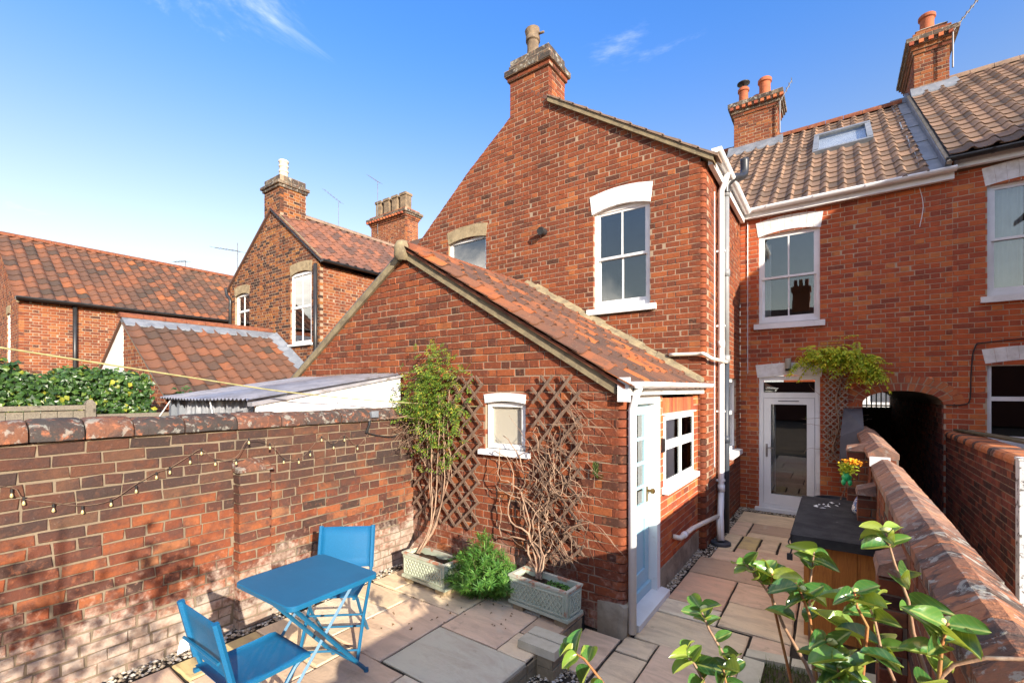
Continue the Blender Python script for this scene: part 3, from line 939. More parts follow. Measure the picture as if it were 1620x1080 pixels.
def aerial(label, base, top, boom_a, boom_b, n=7, r=.012, el=.16, group=None):
    t = thing('tv_aerial', label, 'aerial', base, group=group)
    mb = MB(); mb.tube([base, top], r, 6); mb.build('mast', M['alu'], t)
    a, b = Vector(boom_a), Vector(boom_b); mb = MB(); mb.tube([a, b], r * .8, 5); mb.build('boom', M['alu'], t)
    d = (b - a).normalized(); s = d.cross(Vector((0, 0, 1))).normalized()
    for i in range(n):
        p = a + (b - a) * (i / (n - 1)); L = el * (.6 + .4 * i / n); mb = MB(); mb.tube([p - s * L, p + s * L], r * .5, 4); mb.build('element', M['alu'], t)
    return t


def slope_box(th, name, mat, x0, x1, y0, y1, zf, t=.05):
    """sheet over a sloping rectangle; zf(x, y) gives the height of its top"""
    mb = MB(); c = [(x0, y0), (x1, y0), (x1, y1), (x0, y1)]
    mb.hexa([(x, y, zf(x, y) - t) for x, y in c] + [(x, y, zf(x, y)) for x, y in c]); return mb.build(name, M[mat], th)


def loop_pts(pts, k=4):
    """smooth polyline through points"""
    P = [Vector(p) for p in pts]; out = []
    for i in range(len(P) - 1):
        a, b, c, d = P[max(i - 1, 0)], P[i], P[i + 1], P[min(i + 2, len(P) - 1)]
        for j in range(k):
            t = j / k; out.append(.5 * ((2 * b) + (c - a) * t + (2 * a - 5 * b + 4 * c - d) * t * t + (3 * b - a - 3 * c + d) * t ** 3))
    return out + [P[-1]]

# ---------------------------------------------------------------- ground
g = MB(); g.box(-300, 300, -300, 300, -.6, -.06); g.build('ground', M['earth'], None, kind='structure')

# ================================================================ the brick house (rear wing, rear range, roofs, chimneys)
GY, FX, RY = 6.23, -1.36, 8.91
house = thing('brick_house', 'red brick house with gabled wing, white sash windows, glazed back door and roof window', 'house', (-1.36, 6.23, 0))
fg, ff, fr = F((0, GY, 0), 0), F((FX, 0, 0), 90), F((0, RY, 0), 0)
lean_z = lambda x: 3.70 - abs(x + 4.106) * .605


def hidden_by_lean(z):
    x = (3.70 - z) / .605
    return [(-4.106 - x + .12, min(-4.106 + x - .12, -1.50))] if x > .12 else []


gable = [(-6.85, 0), (-1.36, 0), (-1.36, 5.09), (-3.70, 6.66), (-4.08, 6.90), (-4.465, 6.64), (-5.39, 5.98), (-6.35, 5.20), (-6.85, 4.80)]
cuts = [rect(-2.93, -2.08, 3.18, 4.72), rect(-5.86, -4.97, 3.3, 4.78), hidden_by_lean, lambda z: [(-4.455, -3.70)] if z > 6.45 else []]
wg = brickwall(house, fg, gable, M['brick'], M['mortar'], cuts=cuts, name='gable_wall', back=(0, -.06), off_in=(0, .065))
bullnose(house, wg, fg, FX, 0, 5.05, M['brick'])
wf = brickwall(house, ff, [(GY + .215, 0), (RY, 0), (RY, 5.03), (GY + .215, 5.03)], M['brick'], M['mortar'], cuts=[rect(7.72, 8.50, 1.02, 2.26)], name='flank_wall', back=(.15, 0))
# rear range wall with the alley arch
ACX, AHW, ASP = .816, .464, 1.84


def arch_half(z, hw, top):
    if z < ASP:
        return hw
    t = (z - ASP) / (top - ASP)
    return hw * math.sqrt(max(0, 1 - t ** 2.1)) if t < 1 else 0


def archcut(z):
    if z < ASP:
        return [(ACX - AHW, ACX + AHW)]
    h = arch_half(z, AHW + .225, 2.275)
    return [(ACX - h, ACX + h)] if h > 0 else []


wr = brickwall(house, fr, [(FX, 0), (1.372, 0), (1.372, 5.06), (FX, 5.06)], M['brick_rear'], M['mortar_rear'],
               cuts=[rect(-1.07, -.19, 0, 2.30), rect(-1.07, -.19, 3.18, 4.76), archcut], name='rear_wall', reveal=.2)
# two rings of headers round the alley arch
am = MB(); N = 40
for hw0, t0, hw1, t1 in ((AHW, 2.05, AHW + .235, 2.285),):
    vs = []
    for i in range(N + 1):
        a = math.pi * i / N
        for hw, tp in ((hw0, t0), (hw1, t1)):
            e = 1 / 1.06
            cx, sz = math.cos(a), math.sin(a)
            vs.append(fr.p(ACX + hw * math.copysign(abs(cx) ** (e), cx), -.006, ASP + (tp - ASP) * abs(sz) ** e))
    back = [Vector(v) + Vector((0, .25, 0)) for v in vs]
    n2 = len(vs)
    am.add(vs + back, [(2 * i, 2 * i + 1, 2 * i + 3, 2 * i + 2) for i in range(N)] + [(2 * i, 2 * i + 2, n2 + 2 * i + 2, n2 + 2 * i) for i in range(N)])
arch = am.build('alley_arch', M['mortar_rear'], house)


def ring_pt(a, hw, tp):
    e = 1 / 1.06
    return ACX + hw * math.copysign(abs(math.cos(a)) ** e, math.cos(a)), ASP + (tp - ASP) * abs(math.sin(a)) ** e


for (h0, t0, h1, t1) in ((AHW, 2.05, AHW + .108, 2.158), (AHW + .12, 2.17, AHW + .226, 2.276)):
    S = [ring_pt(math.pi * i / 400, (h0 + h1) / 2, (t0 + t1) / 2) for i in range(401)]
    L = [0]
    for i in range(400):
        L.append(L[-1] + math.hypot(S[i + 1][0] - S[i][0], S[i + 1][1] - S[i][1]))
    n = int(L[-1] / .078)
    idx = lambda s: next((i for i in range(401) if L[i] >= s - 1e-9), 400) / 400 * math.pi
    for k in range(n):
        a, b = idx(L[-1] * (k + .085) / n), idx(L[-1] * (k + .915) / n)
        q = [ring_pt(a, h0, t0), ring_pt(b, h0, t0), ring_pt(b, h1, t1), ring_pt(a, h1, t1)]
        mb = MB(); mb.add([fr.p(u, .002, z) for u, z in q] + [fr.p(u, -.12, z) for u, z in q], [(3, 2, 1, 0), (1, 5, 4, 0), (2, 6, 5, 1), (3, 7, 6, 2), (0, 4, 7, 3)])
        mb.build('brick', M['brick_orange'], arch)
# the passage through the house
tn = MB(); TY = 16.6
A0, A1 = ACX - AHW, ACX + AHW
soff = [(ACX + AHW, 0)] + [ring_pt(math.pi * i / 16, AHW, 2.05) for i in range(17)] + [(ACX - AHW, 0)]
k = len(soff)
tn.add([(u, RY + .005, z) for u, z in soff] + [(u, TY, z) for u, z in soff], [(i, i + 1, k + i + 1, k + i) for i in range(k - 1)])
tn.build('alley_lining', M['mortar_dark'], house)
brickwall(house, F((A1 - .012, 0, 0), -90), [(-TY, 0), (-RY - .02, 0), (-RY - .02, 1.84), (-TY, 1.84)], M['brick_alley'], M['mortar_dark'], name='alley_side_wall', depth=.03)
fm = MB(); fm.box(-1.3, A0, TY, TY + .2, 0, 5.0); fm.box(A1, 5, TY, TY + .2, 0, 5.0); fm.box(A0, A1, TY, TY + .2, 2.05, 5.0); fm.build('front_wall', M['brick_rear'], house)
# windows, doors, lintels
window(house, fg, -2.93, -2.08, 3.27, 4.72, 'sash', rec=.05, glass='glass', sill=(.10, .09, .05), room='room_dark', wh='white', label='white sash window of four panes high on the gable')
lintel(house, fg, -2.95, -2.07, 4.66, 4.985, .07, M['white_brick'], 9, mortar=M['white_brick'])
window(house, fg, -5.86, -4.97, 3.4, 4.80, 'single', rec=.05, glass='glass_far', room='room', sill=(.10, .05, .05), label='white window half hidden by the outhouse roof')
lintel(house, fg, -5.86, -4.97, 4.76, 5.02, .05, M['tan_stone'], 10, mortar=M['mortar'])
window(house, fr, -1.07, -.19, 3.215, 4.75, 'sash', rec=.04, sill=(.11, .07, .06), room='room_dark', wh='white', curt=[(-1.0, -.90, 3.3, 4.6, 'curtain', 2)], label='white sash window over the back door')
lintel(house, fr, -1.08, -.18, 4.70, 5.00, .06, M['white_brick'], 9, mortar=M['white_brick'])
window(house, ff, 7.72, 8.50, 1.08, 2.24, 'two', rec=.03, sill=(.09, .08, .09), room='room_dark', label='narrow white window on the shaded side of the wing')
# back door
dr = MB(); dr.ring(fr, -1.07, -.19, .06, 2.30, .07, -.12, -.03, .05); dr.lb(fr, -1.0, -.26, -.118, -.032, 1.93, 2.02)
door = dr.build('back_door', M['upvc'], house, label='white glazed back door with a fanlight')
lf = MB(); lf.ring(fr, -.995, -.265, .115, 1.925, .105, -.10, -.022, .17); lf.build('door_leaf', M['upvc'], door)
panes(door, fr, [(-.89, -.37, .285, 1.82), (-.985, -.275, 2.03, 2.225)], -.05, M['glass'])
interior(door, fr, -1.0, -.26, .3, 2.0, -.13, M['room_dark'], 1.6)
curtain(door, fr, -.90, -.83, .3, 1.8, -.2, M['curtain_grey'], 2)
s = MB(); s.lb(fr, -1.12, -.14, -.1, .10, .0, .055); s.build('threshold', M['upvc'], door)
h = MB(); h.lb(fr, -.965, -.935, -.022, -.012, .92, 1.14); h.lb(fr, -.957, -.943, -.012, .03, 1.07, 1.09); h.lb(fr, -.957, -.84, .022, .038, 1.07, 1.09); h.lb(fr, -.955, -.945, -.012, -.006, .97, .99); h.build('handle', M['steel'], door)
s = MB(); s.lb(fr, -.78, -.48, -.022, -.012, 1.87, 1.885); s.build('trickle_vent', M['alu'], door)
for z in (.45, 1.05, 1.72):
    s = MB(); s.lb(fr, -.25, -.20, -.03, -.008, z, z + .10); s.build('hinge', M['upvc'], door)
lintel(house, fr, -1.09, -.17, 2.275, 2.53, .045, M['white_brick'], 2, mortar=M['white_brick'], gap=.0006, splay=.03)
# wall vent, small stains kept in the material
v = MB(); v.tube([(-3.78, GY + .02, 4.58), (-3.78, GY - .10, 4.57)], .055, 14); v.tube([(-3.78, GY - .10, 4.57), (-3.78, GY - .13, 4.565)], [.068, .06], 14); smooth_by_angle(v.build('wall_vent', M['black'], house))
# wing roof (seen edge on) with cement verge
rz = lambda x, y: 6.95 - abs(x + 4.08) * .685
slope_box(house, 'wing_roof', 'tile_mid', -4.08, -1.335, GY + .0, 11.5, lambda x, y: rz(x, y) + .03, .06)
slope_box(house, 'wing_roof', 'tile_mid', -6.95, -4.08, GY + .02, 11.5, lambda x, y: 6.92 - abs(x + 4.08) * .755, .06)
vg = MB()
vg.hexa([(-3.70, GY - .05, 6.62), (-1.25, GY - .05, 4.965), (-1.25, GY + .1, 4.965), (-3.70, GY + .1, 6.62), (-3.70, GY - .05, 6.70), (-1.25, GY - .05, 5.035), (-1.25, GY + .1, 5.035), (-3.70, GY + .1, 6.70)])
vg.build('verge', M['cement'], house)
for i in range(11):
    t0, t1 = i / 11, (i + 1) / 11 + .01
    x0, x1 = -3.70 + 2.48 * t0, -3.70 + 2.48 * t1
    z = lambda x: 6.70 - (x + 3.70) * .6796
    mb = MB(); j = rng.uniform(0, .012)
    mb.hexa([(x0, GY - .065, z(x0) + .002), (x1, GY - .065, z(x1) + .006), (x1, GY + .2, z(x1) + .006), (x0, GY + .2, z(x0) + .002), (x0, GY - .065, z(x0) + .022 + j * .3), (x1, GY - .065, z(x1) + .036 + j), (x1, GY + .2, z(x1) + .036 + j), (x0, GY + .2, z(x0) + .022)])
    mb.build('verge_tile', M['ridge_dull'], house)
# gable chimney
cp, zt = chimney(house, -4.455, -3.70, GY, GY + .53, 6.45, 7.22, 'brick', [(0, .075, .035, 'brick'), (.075, .17, .075, 'sooty'), (.17, .26, .02, 'sooty'), (.26, .36, .0, 'sooty')])
pot(cp, -4.17, GY + .27, zt, .46, .105, 'pot_buff', 'plain')
mb = MB(); mb.tube([(-4.17, GY + .27, zt + .43), (-4.172, GY + .268, zt + .50), (-4.18, GY + .265, zt + .565)], [.112, .12, .128], 14, False); mb.tube([(-4.12, GY + .3, zt + .50), (-3.95, GY + .26, zt + .44)], .02, 6); mb.build('pot_cowl', M['pot_buff'], cp, True)
# fascias, gutters and the rear range roof
RZ0, RY0, RK = 5.12, 8.75, .739
roofz = lambda y: RZ0 + RK * (y - RY0)
fb = MB(); fb.box(-1.30, 1.375, 8.80, 8.87, 5.03, 5.16); fb.build('fascia', M['white'], house)
fb = MB(); fb.box(-1.33, -1.275, GY + .03, 8.78, 4.96, 5.10); fb.build('fascia', M['white'], house)
gutter(house, (-1.255, 8.74, 5.16), (1.39, 8.74, 5.17), .06, 'upvc', brackets=4)
gutter(house, (-1.22, GY - .02, 5.135), (-1.22, 8.70, 5.125), .06, 'upvc', brackets=3)
ridge_y, ridge_z = 13.0, roofz(13.0)
slope_box(house, 'rear_roof', 'slate', -4.2, 1.33, RY0 + .10, ridge_y, lambda x, y: roofz(y) - .005, .06)
rp = slope_box(house, 'front_roof', 'tile_rear', -4.2, 1.33, ridge_y, 17.3, lambda x, y: ridge_z - .739 * (y - ridge_y), .06)
K = math.hypot(1, RK)
tiles(house, rp, (-2.75, RY0 - .03, RZ0 + .0), (1, 0, 0), (0, 1, RK), 16, 18, .24, .295, M['tile_rear'], amp=.036, rollw=.26, seg=8, lift=.022, thick=.012,
      keep=lambda x, y: not (-.36 < x - 2.75 < .60 and 2.72 < y < 4.10) and not (x - 2.75 > 1.02) and not (x - 2.75 < -1.5 and y < 1.4))
ridge_run(house, rp, (-2.9, ridge_y, ridge_z + .02), (1.2, ridge_y, ridge_z + .02), .13, M['ridge_red'], 12)
# roof window
sk = MB(); nrm = Vector((0, -RK, 1)).normalized(); upv = Vector((0, 1, RK)).normalized()


def RP(x, t, n):
    return Vector((x, RY0, RZ0)) + upv * t + nrm * n


def rbox(mb, x0, x1, t0, t1, n0, n1):
    mb.hexa([RP(x0, t0, n0), RP(x1, t0, n0), RP(x1, t1, n0), RP(x0, t1, n0), RP(x0, t0, n1), RP(x1, t0, n1), RP(x1, t1, n1), RP(x0, t1, n1)])


for a in ((-.36, .60, 2.70, 2.80, 0, .10), (-.36, .60, 3.98, 4.10, 0, .12), (-.36, -.27, 2.80, 3.98, 0, .11), (.51, .60, 2.80, 3.98, 0, .11)):
    rbox(sk, *a)
rw = sk.build('roof_window', M['lead'], house)
sk = MB(); rbox(sk, -.27, .51, 2.80, 3.98, .06, .085); sk.build('pane', glass_mat('roof_window_glass', (.88, .90, .91), .22, .03), rw)
sk = MB(); rbox(sk, -.27, .51, 2.80, 3.98, .0, .02); sk.build('sky_reflection_sheet', M['curtain'], rw)  # white sheet stands in for bright sky reflected in the pane
# lead gutter beside the higher roof
ld = MB()
for i in range(10):
    t0, t1 = i * .575, (i + 1) * .575
    rbox(ld, 1.03 + .012 * math.sin(i * 2.1), 1.32, t0, t1 + .02, .03 + .006 * (i % 2), .05 + .012 * (i % 2))
rbox(ld, 1.26, 1.33, 0, 5.7, .0, .14)
ld.build('lead_gutter', M['lead'], house)
# rear chimney with its two pots
cp, zt = chimney(house, -2.07, -1.12, 12.62, 13.4, 7.75, 8.92, 'brick_far', [(0, .075, .03, 'brick_far'), (.075, .15, .06, 'sooty'), (.15, .22, .10, 'sooty'), (.22, .32, .13, 'sooty'), (.32, .40, -.02, 'sooty')])
for i in range(9):
    x = -2.14 + i * .135
    mb = MB(); mb.box(x, x + .07, 12.62 - .13, 12.62 - .02, zt - .255, zt - .19); mb.build('dentil', M['brick_orange'], cp)
pot(cp, -1.90, 12.95, zt, .46, .115, 'terracotta', 'plain'); pot(cp, -1.42, 12.95, zt, .52, .135, 'terracotta', 'plain'); pot(cp, -1.62, 13.2, zt, .30, .10, 'terracotta', 'plain')
mb = MB(); mb.lathe((-1.90, 12.95, zt + .46), [(.02, .0), (.02, .12), (.15, .12), (.15, .14), (.01, .17)], 14); mb.build('pot_cowl', M['black'], cp, True)
fl = MB(); fl.hexa([(-2.2, 12.45, roofz(12.42) + .06), (-1.0, 12.45, roofz(12.42) + .06), (-1.0, 12.64, roofz(12.62) + .10), (-2.2, 12.64, roofz(12.62) + .10), (-2.2, 12.45, roofz(12.42) + .10), (-1.0, 12.45, roofz(12.42) + .10), (-1.0, 12.64, roofz(12.62) + .22), (-2.2, 12.64, roofz(12.62) + .22)])
fl.build('chimney_flashing', M['lead'], cp)
# rainwater and soil pipes on the wing
p = MB(); p.tube(loop_pts([(-1.22, 6.93, 5.10), (-1.25, 6.93, 4.98), (-1.30, 6.93, 4.86)], 3) + [(-1.30, 6.93, .62), (-1.30, 6.93, .60)], .041, 10); p.tube([(-1.30, 6.93, .62), (-1.27, 6.72, .36), (-1.235, 6.58, .05)], .041, 10); dp = p.build('downpipe', M['upvc'], house, True)
for z in (4.0, 2.95, 1.75, .78):
    c = MB(); c.box(-1.365, -1.25, 6.90, 6.96, z, z + .025); c.build('pipe_clip', M['upvc'], dp)
for z in (2.66, .64):
    c = MB(); c.tube([(-1.30, 6.93, z), (-1.30, 6.93, z + .09)], .049, 10); c.build('pipe_socket', M['upvc'], dp, True)
p = MB(); p.tube([(-1.285, 7.17, 2.5), (-1.285, 7.17, 4.95)], .048, 10); so = p.build('soil_pipe', M['grey_pipe'], house, True)
p = MB(); p.tube([(-1.285, 7.17, 0), (-1.285, 7.17, 2.5)], .050, 10); p.build('pipe_section', M['navy_pipe'], so, True)
p = MB(); p.tube(loop_pts([(-1.285, 7.17, 4.9), (-1.28, 7.17, 5.02), (-1.20, 7.25, 5.14), (-1.14, 7.42, 5.20), (-1.10, 7.56, 5.30), (-1.10, 7.58, 5.52)], 5), .06, 10); p.build('vent_bend', M['black'], so, True)
for z in (1.3, 2.46, 3.7, 4.85):
    p = MB(); p.tube([(-1.285, 7.17, z), (-1.285, 7.17, z + .10)], .059, 10); p.build('pipe_collar', M['grey_pipe' if z > 2.4 else 'navy_pipe'], so, True)
p = MB(); p.tube(loop_pts([(-1.80, 6.185, 2.53), (-1.45, 6.185, 2.525), (-1.36, 6.16, 2.52), (-1.29, 6.24, 2.47), (-1.265, 6.5, 2.46), (-1.265, 7.15, 2.46)], 4), .024, 8); p.build('waste_pipe', M['cream_pipe'], house, True)
p = MB(); p.tube([(-1.44, 5.08, .46), (-1.37, 5.1, .45), (-1.365, 5.6, .43), (-1.31, 5.85, .44), (-1.285, 6.62, .36)], .027, 8); p.tube([(-1.285, 6.62, .37), (-1.25, 6.56, .05)], .027, 8); p.build('waste_pipe', M['cream_pipe'], house, True)
p = MB(); p.tube([(-1.365, 5.22, .448), (-1.365, 5.30, .445)], .036, 8); p.build('pipe_socket', M['upvc'], house, True)
p = MB(); p.lathe((-1.24, 6.57, 0), [(.13, 0), (.13, .035), (.10, .05), (.06, .03), (.0, .03)], 14); smooth_by_angle(p.build('gully_pot', M['navy_pipe'], house))
p = MB(); p.tube([(-1.352, 6.75, 1.0), (-1.352, 6.75, 4.8)], .007, 5); p.tube([(-.94 - .3, RY - .012, 5.0), (-.94 - .3, RY - .012, 2.35)], .006, 5); p.build('wall_cable', M['white'], house)
p = MB(); p.tube(loop_pts([(1.02, RY - .01, 5.02), (1.06, RY - .01, 4.75), (1.02, RY - .01, 4.45)]), .005, 4); p.build('wall_cable', M['white'], house)

# ================================================================ the house to the right
h2 = thing('brick_house', 'next-door red brick house with net curtains and white painted lintels', 'house', (2.2, RY, 0))
w2 = brickwall(h2, fr, [(1.372, 0), (4.4, 0), (4.4, 5.14), (1.372, 5.14)], M['brick_rear'], M['mortar_rear'], cuts=[rect(1.72, 2.66, 3.3, 4.88), rect(1.72, 2.66, 1.33, 2.43)], name='rear_wall', off=.07)
window(h2, fr, 1.72, 2.66, 3.36, 4.90, 'sash', rec=.05, sill=(.10, .07, .06), wh='white', room='room', curt=[(1.76, 2.10, 3.4, 4.85, 'curtain', 4)], label='white sash window with net curtains')
window(h2, fr, 1.72, 2.66, 1.38, 2.44, 'two', rec=.05, sill=(.10, .07, .06), wh='white', room='room_dark', glass='glass_dark', label='dark ground floor window behind the alley wall')
lintel(h2, fr, 1.70, 2.68, 4.87, 5.16, .05, M['white_brick'], 9, mortar=M['white_brick'])
lintel(h2, fr, 1.70, 2.68, 2.42, 2.66, .05, M['white_brick'], 9, mortar=M['white_brick'])
R2 = .20
fb = MB(); fb.box(1.38, 4.6, 8.80, 8.87, 5.165, 5.27); fb.build('fascia', M['white'], h2)
slope_box(h2, 'rear_roof', 'slate', 1.30, 6.5, RY0 + .10, ridge_y, lambda x, y: roofz(y) + R2 - .01, .07)
rp2 = slope_box(h2, 'front_roof', 'tile_rear', 1.34, 6.5, ridge_y + .01, 17.3, lambda x, y: ridge_z + R2 - .739 * (y - ridge_y), .06)
tiles(h2, rp2, (1.31, RY0 - .07, RZ0 + R2 - .01), (1, 0, 0), (0, 1, RK), 15, 18, .24, .295, M['tile_rear'], amp=.036, rollw=.26, seg=8, lift=.022, thick=.012)
ridge_run(h2, rp2, (1.9, ridge_y, ridge_z + R2 + .02), (6.4, ridge_y, ridge_z + R2 + .02), .13, M['ridge_dull'], 13)
gutter(h2, (1.27, 8.70, 5.29), (5, 8.70, 5.30), .055, 'black', brackets=4)
vg = MB(); a0, a1 = RP(1.30, -.05, R2 * .80 - .02), RP(1.30, 5.25, R2 * .80 - .02)
vg.tube([a0, a1], .03, 5); vg.build('verge', M['cement_pale'], h2)
cp, zt = chimney(h2, 1.36, 1.90, 12.62, 14.2, 7.7, 9.05, 'brick_far', [(0, .075, .03, 'brick_far'), (.075, .15, .06, 'brick_far'), (.15, .22, .10, 'sooty'), (.22, .31, .14, 'sooty'), (.31, .42, .03, 'brick_far'), (.42, .5, -.03, 'brick_far')])
for i in range(5):
    x = 1.27 + i * .15
    mb = MB(); mb.box(x, x + .075, 12.62 - .14, 12.62 - .03, zt - .345, zt - .275); mb.build('dentil', M['brick_orange'], cp)
pot(cp, 1.60, 12.95, zt, .44, .125, 'terracotta', 'plain')
fl = MB(); fl.hexa([(1.30, 12.42, roofz(12.42) + R2 + .06), (2.05, 12.42, roofz(12.42) + R2 + .06), (2.0, 12.64, roofz(12.62) + R2 + .1), (1.3, 12.64, roofz(12.62) + R2 + .1), (1.3, 12.42, roofz(12.42) + R2 + .09), (2.05, 12.42, roofz(12.42) + R2 + .09), (2.0, 12.64, roofz(12.62) + R2 + .2), (1.3, 12.64, roofz(12.62) + R2 + .2)])
fl.build('chimney_flashing', M['lead'], cp)
p = MB(); p.tube(loop_pts([(2.6, RY - .01, 2.78), (1.75, RY - .01, 2.72), (1.60, RY - .012, 2.66), (1.56, RY - .012, 2.3), (1.55, RY - .012, 1.95), (1.50, RY - .012, 1.86), (1.3, RY - .012, 1.845)], 4), .008, 5); p.build('wall_cable', M['black'], h2)
# its own rear wing on the far side: out of frame, it shades the rear wall
brickwall(h2, F((0, GY, 0), 0), [(2.75, 0), (8.2, 0), (8.2, 5.1), (5.45, 7.0), (2.75, 5.1)], M['brick'], M['mortar'], name='wing_gable', ch=.15)
fw = MB(); fw.box(2.76, 2.9, GY + .01, RY, 0, 5.1); fw.build('wing_flank', M['brick'], h2)
slope_box(h2, 'wing_roof', 'tile_mid', 2.6, 5.45, GY - .03, 11, lambda x, y: 7.03 - abs(x - 5.45) * .695, .08)
slope_box(h2, 'wing_roof', 'tile_mid', 5.45, 8.3, GY - .03, 11, lambda x, y: 7.03 - abs(x - 5.45) * .695, .08)
window(h2, F((2.75, 0, 0), -90), -8.3, -7.4, 3.3, 4.6, 'sash', rec=-.03, room='room_dark')
# ================================================================ brick outhouse (lean-to) in front of the wing
LY, LX = 3.62, -1.45
lean = thing('brick_outhouse', 'low red brick outhouse with pantile roof, small square window and pale blue door', 'outhouse', (-1.45, 3.62, 0))
fl_, fs = F((0, LY, 0), 0), F((LX, 0, 0), 90)
lp = [(-6.7, 0), (-1.42, 0), (-1.42, 2.06), (-4.106, 3.685), (-6.7, 2.10)]
lw = brickwall(lean, fl_, lp, M['brick_lean'], M['mortar'], ch=.0755, cuts=[rect(-2.90, -2.41, 1.45, 1.93)], name='gable_wall', back=(0, -.06), off_in=(0, .07), jit=.003, wander=.002, rec=.009)
bullnose(lean, lw, fl_, -1.42, .26, 2.0, M['brick_lean'], ch=.0755, r=.06)
ls = brickwall(lean, fs, [(4.63, 0), (6.235, 0), (6.235, 2.0), (4.63, 2.0)], M['brick_rear'], M['mortar_rear'], cuts=[rect(4.77, 5.98, 1.05, 1.96), lambda z: [(4.75, 6.0)] if z > 1.79 else []], name='side_wall')
b = MB(); b.box(LX - .1, LX + .012, 4.63, 6.24, -.05, .24); b.build('plinth', M['render_plinth'], lean)
pp = [(-1.66, LY - .014), (-1.47, LY - .014), (-1.435, LY - .005), (-1.412, LY + .025), (-1.405, LY + .08), (-1.405, LY + .2), (-1.66, LY + .2)]
b = MB(); kk = len(pp); b.add([(x, y, -.05) for x, y in pp] + [(x + (.01 if i in (2, 3) else 0), y + .006, .255 + .02 * math.sin(i * 2)) for i, (x, y) in enumerate(pp)], [tuple(range(kk, 2 * kk))] + [(i, (i + 1) % kk, kk + (i + 1) % kk, kk + i) for i in range(kk)])
b.build('plinth', M['render_plinth'], lean)
# soldier course over the side window
for i in range(17):
    y = 4.765 + i * .0725
    me = brick_mesh([(-.031, -.085), (.031, -.085), (.031, .085), (-.031, .085)], .1, M['brick_orange'], (.031, .085))
    piece(lean, 'brick', ls, me, Matrix.Translation(fs.p(y + .03, 0, 1.89)) @ Matrix.Rotation(fs.a, 4, 'Z'), .01, fs.N)
window(lean, fl_, -2.885, -2.425, 1.475, 1.935, 'single', rec=.03, fw=.045, glass='lit_room_pane', sill=(.065, .075, .045), room='room_pale', wh='white', depth=.30, label='small square white window with something blue on its sill')
mb = MB()
for i in range(5):
    x = -2.74 + i * .055
    mb.lathe((x, LY + .15, 1.515), [(.035, 0), (.045, .02), (.03, .05 + .02 * (i % 2)), (0, .06)], 8)
mb.build('sill_cloth', mottled('blue_white_cloth', (.05, .12, .38), (.65, .66, .7), 45, .8, .2, 0), [c for c in lean.children if c.name.startswith('window')][0], True)
lintel(lean, fl_, -2.90, -2.41, 1.925, 2.03, .022, M['white_brick'], 7, mortar=M['white_brick'], splay=.012)
window(lean, fs, 4.765, 5.985, 1.06, 1.795, 'four', rec=-.005, fw=.035, sill=(.075, .05, .07), room='room', glass='glass_far', label='white casement window of four lights with a wide sill')
s = MB(); s.lb(fs, 4.75, 6.0, -.02, .035, 1.795, 1.815); s.build('drip_bar', M['upvc'], lean)
# pale blue door in a white frame
d = MB(); d.lb(fs, 3.74, 3.83, -.12, .012, 0, 2.02); d.lb(fs, 4.53, 4.625, -.12, .012, .06, 2.02); d.lb(fs, 3.83, 4.53, -.12, .012, 1.93, 2.02)
dr2 = d.build('blue_door', M['white'], lean, label='pale blue part-glazed door in a white frame')
d = MB(); a, e, n0, n1 = 3.835, 4.525, -.115, -.075
d.lb(fs, a, a + .10, n0, n1, .09, 1.925); d.lb(fs, e - .10, e, n0, n1, .09, 1.925)
for z0, z1 in ((.09, .30), (.80, .95), (1.82, 1.925), (1.10, 1.13), (1.33, 1.36), (1.57, 1.60)):
    d.lb(fs, a + .10, e - .10, n0 + (.006 if z1 - z0 < .05 else 0), n1 - (.006 if z1 - z0 < .05 else 0), z0, z1)
d.lb(fs, 4.165, 4.195, n0 + .004, n1 - .004, .95, 1.82)
d.lb(fs, a + .10, e - .10, n0 + .012, n1 - .018, .30, .80); d.lb(fs, a, e, n1, n1 + .03, .075, .16)
dl = d.build('door_leaf', M['door_blue'], dr2)
cells = [(q0, q1, z0, z1) for q0, q1 in ((a + .10, 4.165), (4.195, e - .10)) for z0, z1 in ((.95, 1.10), (1.13, 1.33), (1.36, 1.57), (1.60, 1.82))]
panes(dr2, fs, cells, -.088, M['glass'])
interior(dr2, fs, 3.9, 4.5, .9, 1.8, -.13, M['room'], .9)
h = MB(); h.lb(fs, 4.455, 4.495, n1, n1 + .008, .95, 1.10); h.tube([fs.p(4.475, n1, 1.06), fs.p(4.475, n1 + .05, 1.06)], .012, 8); h.tube([fs.p(4.475, n1 + .035, 1.06), fs.p(4.475, n1 + .05, 1.06), fs.p(4.475, n1 + .07, 1.06), fs.p(4.475, n1 + .082, 1.06)], [.012, .027, .027, .01], 10)
smooth_by_angle(h.build('knob', M['brass'], dr2))
s = MB(); s.hexa([fs.p(3.78, .10, -.02), fs.p(4.66, .10, -.02), fs.p(4.66, -.12, -.02), fs.p(3.78, -.12, -.02), fs.p(3.78, .10, .05), fs.p(4.66, .10, .05), fs.p(4.66, -.12, .085), fs.p(3.78, -.12, .085)]); s.build('threshold', M['white'], dr2)
l = MB(); l.box(LX - .002, LX + .03, 4.69, 4.735, 1.42, 1.56); l.build('door_bell', M['black'], lean)
